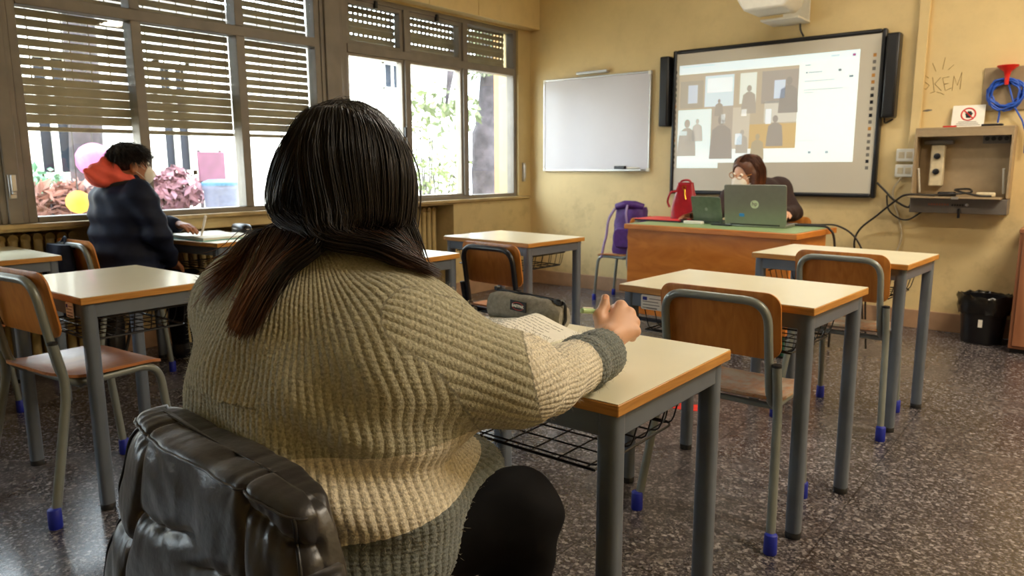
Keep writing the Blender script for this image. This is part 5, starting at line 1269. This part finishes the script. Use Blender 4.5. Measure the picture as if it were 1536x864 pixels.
pt = MB().box(-.036, .022, -.0348, -.0325, .031, .060, Matrix.Rotation(math.radians(3), 4, 'Y')).build('patch', M['black'], pc, bevel=.001)
Q = Matrix.Rotation(math.radians(3), 4, 'Y') @ Matrix.Translation((-.007, -.0351, .0455)) @ Matrix.Rotation(PI/2, 4, 'X')
text_mesh('EASTPAK', .0105, 'lettering', M['white'], pt, Q, .0003, .0004)
for s in (-1, 1): MB().tube([Q @ Vector((.021*math.cos(a), s*.0105*math.sin(a), 0)) for a in np.linspace(.45, PI-.45, 14)], .0007, 5).build('red_arc', M['redplastic'], pt)
nb = thing('open_notebook', 'open notebook with a curling written page in front of the pencil case', 'notebook', (-1.165, 1.392, ZT), math.radians(-3))
def page_z(u): return .006+.044*max(0, 1-u/.19)**1.5*(1-math.exp(-(u+.012)/.018))
for s, nm in ((-1, 'left_page'), (1, 'right_page')):
    g = MB(); nx, ny = 18, 6; V = []
    for sd in (0, -1):
        for i in range(nx+1):
            for j in range(ny+1):
                u = .175*i/nx; z = page_z(u)*(1.0 if s > 0 else .55)*(.92+.16*j/ny if s > 0 else 1)
                V.append(Vector((s*u*.98, -.12+.24*j/ny, max(.001, z if sd == 0 else .0005))))
    m_ = (nx+1)*(ny+1); fs = []
    for i in range(nx):
        for j in range(ny):
            a = i*(ny+1)+j; fs += [(a, a+1, a+ny+2, a+ny+1), (m_+a, m_+a+ny+1, m_+a+ny+2, m_+a+1)]
    for i in range(nx): a = i*(ny+1); fs += [(a, a+ny+1, m_+a+ny+1, m_+a), (a+ny, m_+a+ny, m_+a+2*ny+1, a+2*ny+1)]
    for j in range(ny): fs += [(j, m_+j, m_+j+1, j+1), (nx*(ny+1)+j, nx*(ny+1)+j+1, m_+nx*(ny+1)+j+1, m_+nx*(ny+1)+j)]
    p_ = g.add(V, fs).build(nm, M['paper'], nb, smooth=50)
    w_ = MB(); rg = random.Random(9)
    for k in range(13):
        y = .095-.0155*k; x0 = .018; x1 = .10+.055*rg.random(); x = x0
        while x < x1:
            L = .006+.016*rg.random(); pts = [(s*xx, y+.0012*math.sin(xx*2400), page_z(xx/.98)*(1.0 if s > 0 else .55)*(.92+.16*(y+.12)/.24 if s > 0 else 1)+.0005) for xx in np.linspace(x, min(x+L, .165), 7)]
            w_.tube(pts, .0005, 4); x += L+.004
    w_.build('handwriting', M['pencil'], p_, smooth=0)
MB().box(-.178, .178, -.123, .123, .0, .0012).build('cover', M['green'], nb)
pa, pb = at(872, 466, d=1.495), at(938, 470, d=1.60); dr_ = (pb-pa).normalized()
pen = thing('pen', "pale green capped pen held in the girl's right hand", 'pen', pa)
RQ = dr_.to_track_quat('Z', 'Y').to_matrix().to_4x4()
MB().lathe([(.003, 0), (.0055, .002), (.0058, .040), (.0052, .041), (.0050, .135), (.0022, .150)], 14, RQ).build('barrel', M['pen'], pen, smooth=50)
MB().box(-.0015, .0015, .0058, .0078, .004, .036, RQ).build('clip', M['white'], pen); MB().lathe([(.0022, .150), (.0006, .158)], 8, RQ).build('tip', M['alu'], pen)

# ------------------------------------------------------------------ teacher's desk
ZD = .7805
fo = thing('folder', "red folder overhanging the left end of the teacher's desk", 'folder', (-2.46, 4.93, ZD), math.radians(-4))
MB().box(-.22, .155, -.17, .13, 0, .012).build('pages', M['black'], fo, bevel=.002); MB().box(-.225, .16, -.175, .135, .0122, .016).build('cover', M['red'], fo, bevel=.0015)
# burgundy handbag
hb = thing('handbag', 'burgundy leather handbag standing on the red folder', 'handbag', (-2.375, 4.95, ZD+.0165), math.radians(18))
rings = []
for k in range(12):
    v = k/11; z = .25*v; w_ = .098*(1-.38*v**1.4)+.006*math.sin(v*5); d_ = .06*(1-.62*v**1.2)
    rings.append([Vector((w_*math.copysign(abs(math.cos(a))**.6, math.cos(a)), d_*math.copysign(abs(math.sin(a))**.7, math.sin(a))*(1+.05*math.sin(3*a+k)), z+(.012*math.cos(2*a) if k > 9 else 0))) for a in [2*PI*i/32 for i in range(32)]])
MB().loft(rings).build('body', M['bagred'], hb, smooth=70)
for s in (-1, 1): MB().tube(spline([(-.05, s*.022, .235), (-.062, s*.035, .20), (-.095, s*.045-.03, .19), (-.115, s*.04-.03, .13), (-.10, s*.03-.04, .085)] if s < 0 else [(-.045, s*.02, .24), (-.03, s*.02, .27), (.02, s*.02, .275), (.045, s*.02, .24)], 6), .008, 8).build('handle', M['bagred'], hb, smooth=70)
MB().tube([(.012*math.cos(a)-.005, -.034, .225+.014*math.sin(a)) for a in np.linspace(0, 2*PI, 14)[:-1]], .003, 6, closed=True).tube([(0, -.036, .21), (.004, -.05, .17), (.012, -.056, .14)], .006, 7).build('charm', M['gold'], hb, smooth=60)
# laptops
def laptop(name, label, loc, rz, W, D, H, tilt, mat):
    r = thing(name, label, 'laptop', loc, rz)
    b = MB().prism(rrect(W, D, .012, 4), .002, .018).build('base', mat, r, bevel=.003)
    MB().box(-W*.43, W*.43, -D*.12, D*.42, .0181, .0192).build('keyboard', M['black'], b)
    T = Matrix.Translation((0, -D/2+.004, .016)) @ Matrix.Rotation(tilt, 4, 'X')
    l = MB().prism(rrect(W, H, .014, 4, 0, H/2), -.004, .004, T @ Matrix.Rotation(PI/2, 4, 'X')).build('lid', mat, r, bevel=.002)
    s_ = MB().box(-W*.47, W*.47, .0041, .0046, H*.05, H*.95, T).build('screen', glow(name+'_screen', srgb(200, 220, 240), .6), l)
    MB().tube([T @ Vector((-W*.4, 0, 0)), T @ Vector((W*.4, 0, 0))], .006, 8).build('hinge', M['black'], r)
    return r, l, T
lp, ll, T = laptop('laptop', "large silver laptop with a round logo in front of the teacher", (-1.765, 4.835, ZD), math.radians(1.5), .405, .26, .262, math.radians(9), M['laptop'])
MB().prism([(.027*math.cos(2*PI*k/28), .027*math.sin(2*PI*k/28)) for k in range(28)], .0042, .0048, T @ Matrix.Translation((0, 0, .135)) @ Matrix.Rotation(PI/2, 4, 'X')).build('logo_disc', simple('logo_pale', srgb(206, 222, 190), .3), ll, smooth=0)
text_mesh('hp', .036, 'logo_letters', M['cabside'], ll, T @ Matrix.Translation((0, -.005, .138)) @ Matrix.Rotation(PI/2, 4, 'X') @ Matrix.Shear('XZ', 4, (.0, .0)), .0004)
MB().prism(rrect(.036, .022, .006, 3, -.085, .062), .0042, .0048, T @ Matrix.Rotation(PI/2, 4, 'X')).build('blue_sticker', simple('blue_sticker', srgb(60, 140, 210), .4), ll, smooth=0)
l2, ll2, T2 = laptop('laptop', "small dark laptop left of the large silver one on the teacher's desk", (-2.098, 4.865, ZD), math.radians(-14), .245, .175, .178, math.radians(14), simple('dark_laptop', srgb(104, 116, 98), .35, metal=.5))
MB().prism([(.012*math.cos(2*PI*k/20), .012*math.sin(2*PI*k/20)) for k in range(20)], .0042, .0046, T2 @ Matrix.Translation((0, 0, .09)) @ Matrix.Rotation(PI/2, 4, 'X')).build('logo_disc', M['laptop'], ll2, smooth=0)
hw = tWR+Vector((-.033, -.066, 0))
o = MB().lathe([(.0, 0), (.03, .002), (.032, .010), (.022, .022), (0, .026)], 20).build('mouse', M['black'], smooth=60); o.scale = (1, 1.6, 1); o.location = (tWR.x-.065, tWR.y-.055, ZD+.0002); o.rotation_euler = (0, 0, 1.0); tag(o, "black mouse by the teacher's right hand", 'mouse')
o = MB().prism(rrect(.075, .15, .01, 4), 0, .009).build('smartphone', M['black'], bevel=.002); o.location = (-1.985, 4.72, ZD+.0002); o.rotation_euler = (0, 0, 1.35); tag(o, 'black phone lying on the teacher desk between the laptops', 'phone')
o = MB().prism(rrect(.14, .05, .01, 4), 0, .02).build('glasses_case', M['white'], bevel=.004); o.location = (-2.20, 4.73, ZD+.0002); o.rotation_euler = (0, 0, -.1); tag(o, "small pale case near the front edge of the teacher's desk", 'case')
cable('laptop_cable', 'black cable hanging off the right end of the teacher desk', [(-1.575, 4.90, ZD+.012), (-1.50, 4.90, ZD+.010), (-1.40, 4.86, ZD+.014), (-1.335, 4.84, ZD+.002), (-1.30, 4.85, .70), (-1.29, 4.86, .40), (-1.30, 4.88, .012)], .0075, M['cable'])
cable('laptop_cable', 'thin black cable arching from the teacher desk to the floor on the right', [(-1.58, 4.95, ZD+.012), (-1.45, 4.98, ZD+.012), (-1.32, 4.97, ZD+.012), (-1.20, 4.95, .72), (-1.13, 4.96, .55), (-1.12, 4.97, .30), (-1.10, 4.98, .012)], .006, M['cable'])
# purple backpack on the chair beside the desk
bk = thing('backpack', 'purple backpack on the chair at the left end of the teacher desk', 'backpack', (-3.17, 5.575, .417), math.radians(8))
rings = []
for k in range(14):
    v = k/13; z = .01+.40*v; w_ = .155*(1-.18*v**2)+.004*math.sin(v*22); d_ = .105*(1-.35*v**2)+.004*math.sin(v*17)
    rings.append([Vector((w_*math.copysign(abs(math.cos(a))**.55, math.cos(a))*(1+.02*math.sin(5*a+k)), d_*math.copysign(abs(math.sin(a))**.6, math.sin(a)), z)) for a in [2*PI*i/36 for i in range(36)]])
MB().loft(rings).build('body', M['purple'], bk, smooth=60)
MB().prism(rrect(.22, .17, .04, 5), -.03, .02, Matrix.Translation((.0, -.115, .15)) @ Matrix.Rotation(PI/2, 4, 'X')).build('front_pocket', M['purple'], bk, bevel=.012)
MB().tube([(-.12, -.05, .41), (-.04, -.06, .432), (.05, -.05, .43), (.12, -.03, .41)], [.03, .036, .036, .03], 12).build('rolled_top', M['purple'], bk, smooth=60)
MB().tube(spline([(-.12, -.08, .40), (-.17, -.10, .30), (-.19, -.10, .16), (-.205, -.11, .09), (-.225, -.12, -.03)], 6), .011, 8).build('strap', M['lilac'], bk, smooth=60); MB().tube(spline([(-.0, -.10, .43), (.0, -.128, .36), (.01, -.13, .28)], 5), .010, 8).build('strap', M['lilac'], bk, smooth=60)

# ------------------------------------------------------------------ the boy's desk
def dl_(l, f): a = math.radians(7); return (-4.235+l*math.cos(a)-f*math.sin(a), 2.35+l*math.sin(a)+f*math.cos(a))
x, y = dl_(-.02, -.06)
bo = thing('open_book', 'open white ring binder on the desk in front of the boy', 'book', (x, y, ZT), math.radians(2))
MB().box(-.24, .24, -.16, .16, 0, .004).build('cover', simple('turquoise_cover', srgb(70, 170, 160), .4), bo, bevel=.001)
for s in (-1, 1): MB().add([(0, -.15, .0042), (s*.225, -.15, .0042), (s*.225, .15, .0042), (0, .15, .0042), (0, -.15, .020), (s*.12, -.15, .026), (s*.225, -.15, .018), (0, .15, .020), (s*.12, .15, .026), (s*.225, .15, .018)], [(0, 1, 2, 3), (4, 5, 8, 7), (5, 6, 9, 8), (0, 1, 6, 5, 4), (3, 7, 8, 9, 2), (1, 2, 9, 6), (0, 4, 7, 3)]).build('page_block', M['paper'], bo, smooth=0)
x, y = dl_(.02, .17)
bc = thing('pencil_case', "black round ended pencil case on the boy's desk", 'pencil case', (x, y, ZT), math.radians(-12)); 
MB().loft([[Vector((.115*s*math.copysign(abs(math.cos(a))**.7, math.cos(a)), .045*s*math.copysign(abs(math.sin(a))**.8, math.sin(a)), z)) for a in [2*PI*i/28 for i in range(28)]] for z, s in ((0, .86), (.01, .96), (.035, 1.0), (.055, .95), (.066, .8), (.07, .4))]).build('body', M['black'], bc, smooth=60); MB().tube([(.112*math.cos(a), .0435*math.sin(a), .040) for a in np.linspace(0, 2*PI, 40)[:-1]], .003, 6, closed=True).build('zip', M['alu'], bc, smooth=60)
x, y = dl_(.24, .16)
o = MB().box(-.08, .08, -.07, .07, 0, .0015).build('sheet_of_paper', M['paper']); o.location = (x, y, ZT+.0002); o.rotation_euler = (0, 0, .2); tag(o, "white sheet at the far corner of the boy's desk", 'paper')
pp = H1[2][1]; pe = thing('pen', "white pen held upright in the boy's left hand", 'pen', pp+Vector((.012, .012, -.03)))
RQ = Vector((.10, .25, 1)).to_track_quat('Z', 'Y').to_matrix().to_4x4(); MB().lathe([(.001, 0), (.004, .01), (.0065, .02), (.0065, .125), (.003, .13)], 12, RQ).build('barrel', M['white'], pe, smooth=60); MB().lathe([(.007, .09), (.0072, .128), (.0045, .1325)], 12, RQ).build('cap', M['paper'], pe, smooth=60)
def rucksack(label, loc, rz, tilt, s, mat):
    r = thing('backpack', label, 'backpack', loc, rz); R_ = Matrix.Rotation(tilt, 4, 'X')
    rings = []
    for k in range(12):
        v = k/11; z = .42*v*s; w_ = .14*s*(1-.25*v**3)+.003*math.sin(v*20); d_ = .075*s*(1-.4*v**3)
        rings.append([R_ @ Vector((w_*math.copysign(abs(math.cos(a))**.6, math.cos(a)), d_*math.copysign(abs(math.sin(a))**.7, math.sin(a)), z)) for a in [2*PI*i/30 for i in range(30)]])
    MB().loft(rings).build('body', mat, r, smooth=60)
    for q in (-1, 1): MB().tube([R_ @ Vector(p) for p in spline([(q*.07*s, .05*s, .41*s), (q*.08*s, .11*s, .36*s), (q*.085*s, .10*s, .2*s), (q*.09*s, .07*s, .05*s)], 6)], .012*s, 8).build('strap', mat, r, smooth=60)
    MB().tube([R_ @ Vector(p) for p in spline([(-.03, .02, .42*s), (0, .03, .46*s), (.03, .02, .42*s)], 5)], .008, 8).build('handle', mat, r, smooth=60)
    MB().prism(rrect(.2*s, .16*s, .03*s, 4), 0, .03*s, R_ @ Matrix.Translation((0, -.07*s, .13*s)) @ Matrix.Rotation(PI/2, 4, 'X')).build('pocket', mat, r, bevel=.01); return r
rucksack("navy backpack hanging on the back of the boy's chair", (-4.37, 1.492, .40), math.radians(0), math.radians(-4), .9, M['navy'])
rucksack('black backpack slumped on the floor beside the boy near the radiator', (-4.60, 1.80, .02), math.radians(10), math.radians(-8), .8, M['black'])
# ------------------------------------------------------------------ light
wd = bpy.data.worlds.new('sky'); SC.world = wd; wd.use_nodes = True; nt = wd.node_tree; nt.nodes.clear()
o = nt.nodes.new('ShaderNodeOutputWorld'); bg = nt.nodes.new('ShaderNodeBackground'); bg.inputs[0].default_value = (.80, .90, 1.0, 1); bg.inputs[1].default_value = SKY
nt.links.new(bg.outputs[0], o.inputs[0])
def light(name, kind, loc, rot, e, col, **k):
    l = bpy.data.lights.new(name, kind); l.energy = e; l.color = col
    for a, v in k.items(): setattr(l, a, v)
    q = bpy.data.objects.new(name, l); COL.objects.link(q); q.location = loc; q.rotation_euler = rot; return q
light('sun', 'SUN', (20, 0, 20), (math.radians(48), 0, math.radians(68)), SUN, (1, .95, .86), angle=math.radians(1))
for a, b in UNITS:
    q = light('daylight_portal', 'AREA', (-4.80, (a+b)/2, 1.68), (0, math.radians(-90), 0), 1, (1, 1, 1), shape='RECTANGLE', size=1.6, size_y=b-a)
    q.data.cycles.is_portal = True
for x, y in ((.9, 4.6), (-1.9, 3.9), (1.3, 2.4)):      # fluorescent ceiling fittings
    light('ceiling_light', 'AREA', (x, y, ZC-.08), (0, 0, 0), LAMP if x > 0 else LAMP*.35, (1, .87, .69) if x > 0 else (1, .93, .82), shape='RECTANGLE', size=1.2, size_y=.25)
vs = SC.view_settings; vs.view_transform = 'Standard'; vs.look = 'None'; vs.gamma = 1; vs.use_curve_mapping = False; vs.exposure = EXPO
SC.display_settings.display_device = 'sRGB'
SC.cycles.use_denoising = True; SC.cycles.max_bounces = 8; SC.cycles.diffuse_bounces = 5; SC.cycles.transparent_max_bounces = 12; SC.cycles.sample_clamp_indirect = 6
SC.cycles.caustics_reflective = SC.cycles.caustics_refractive = False
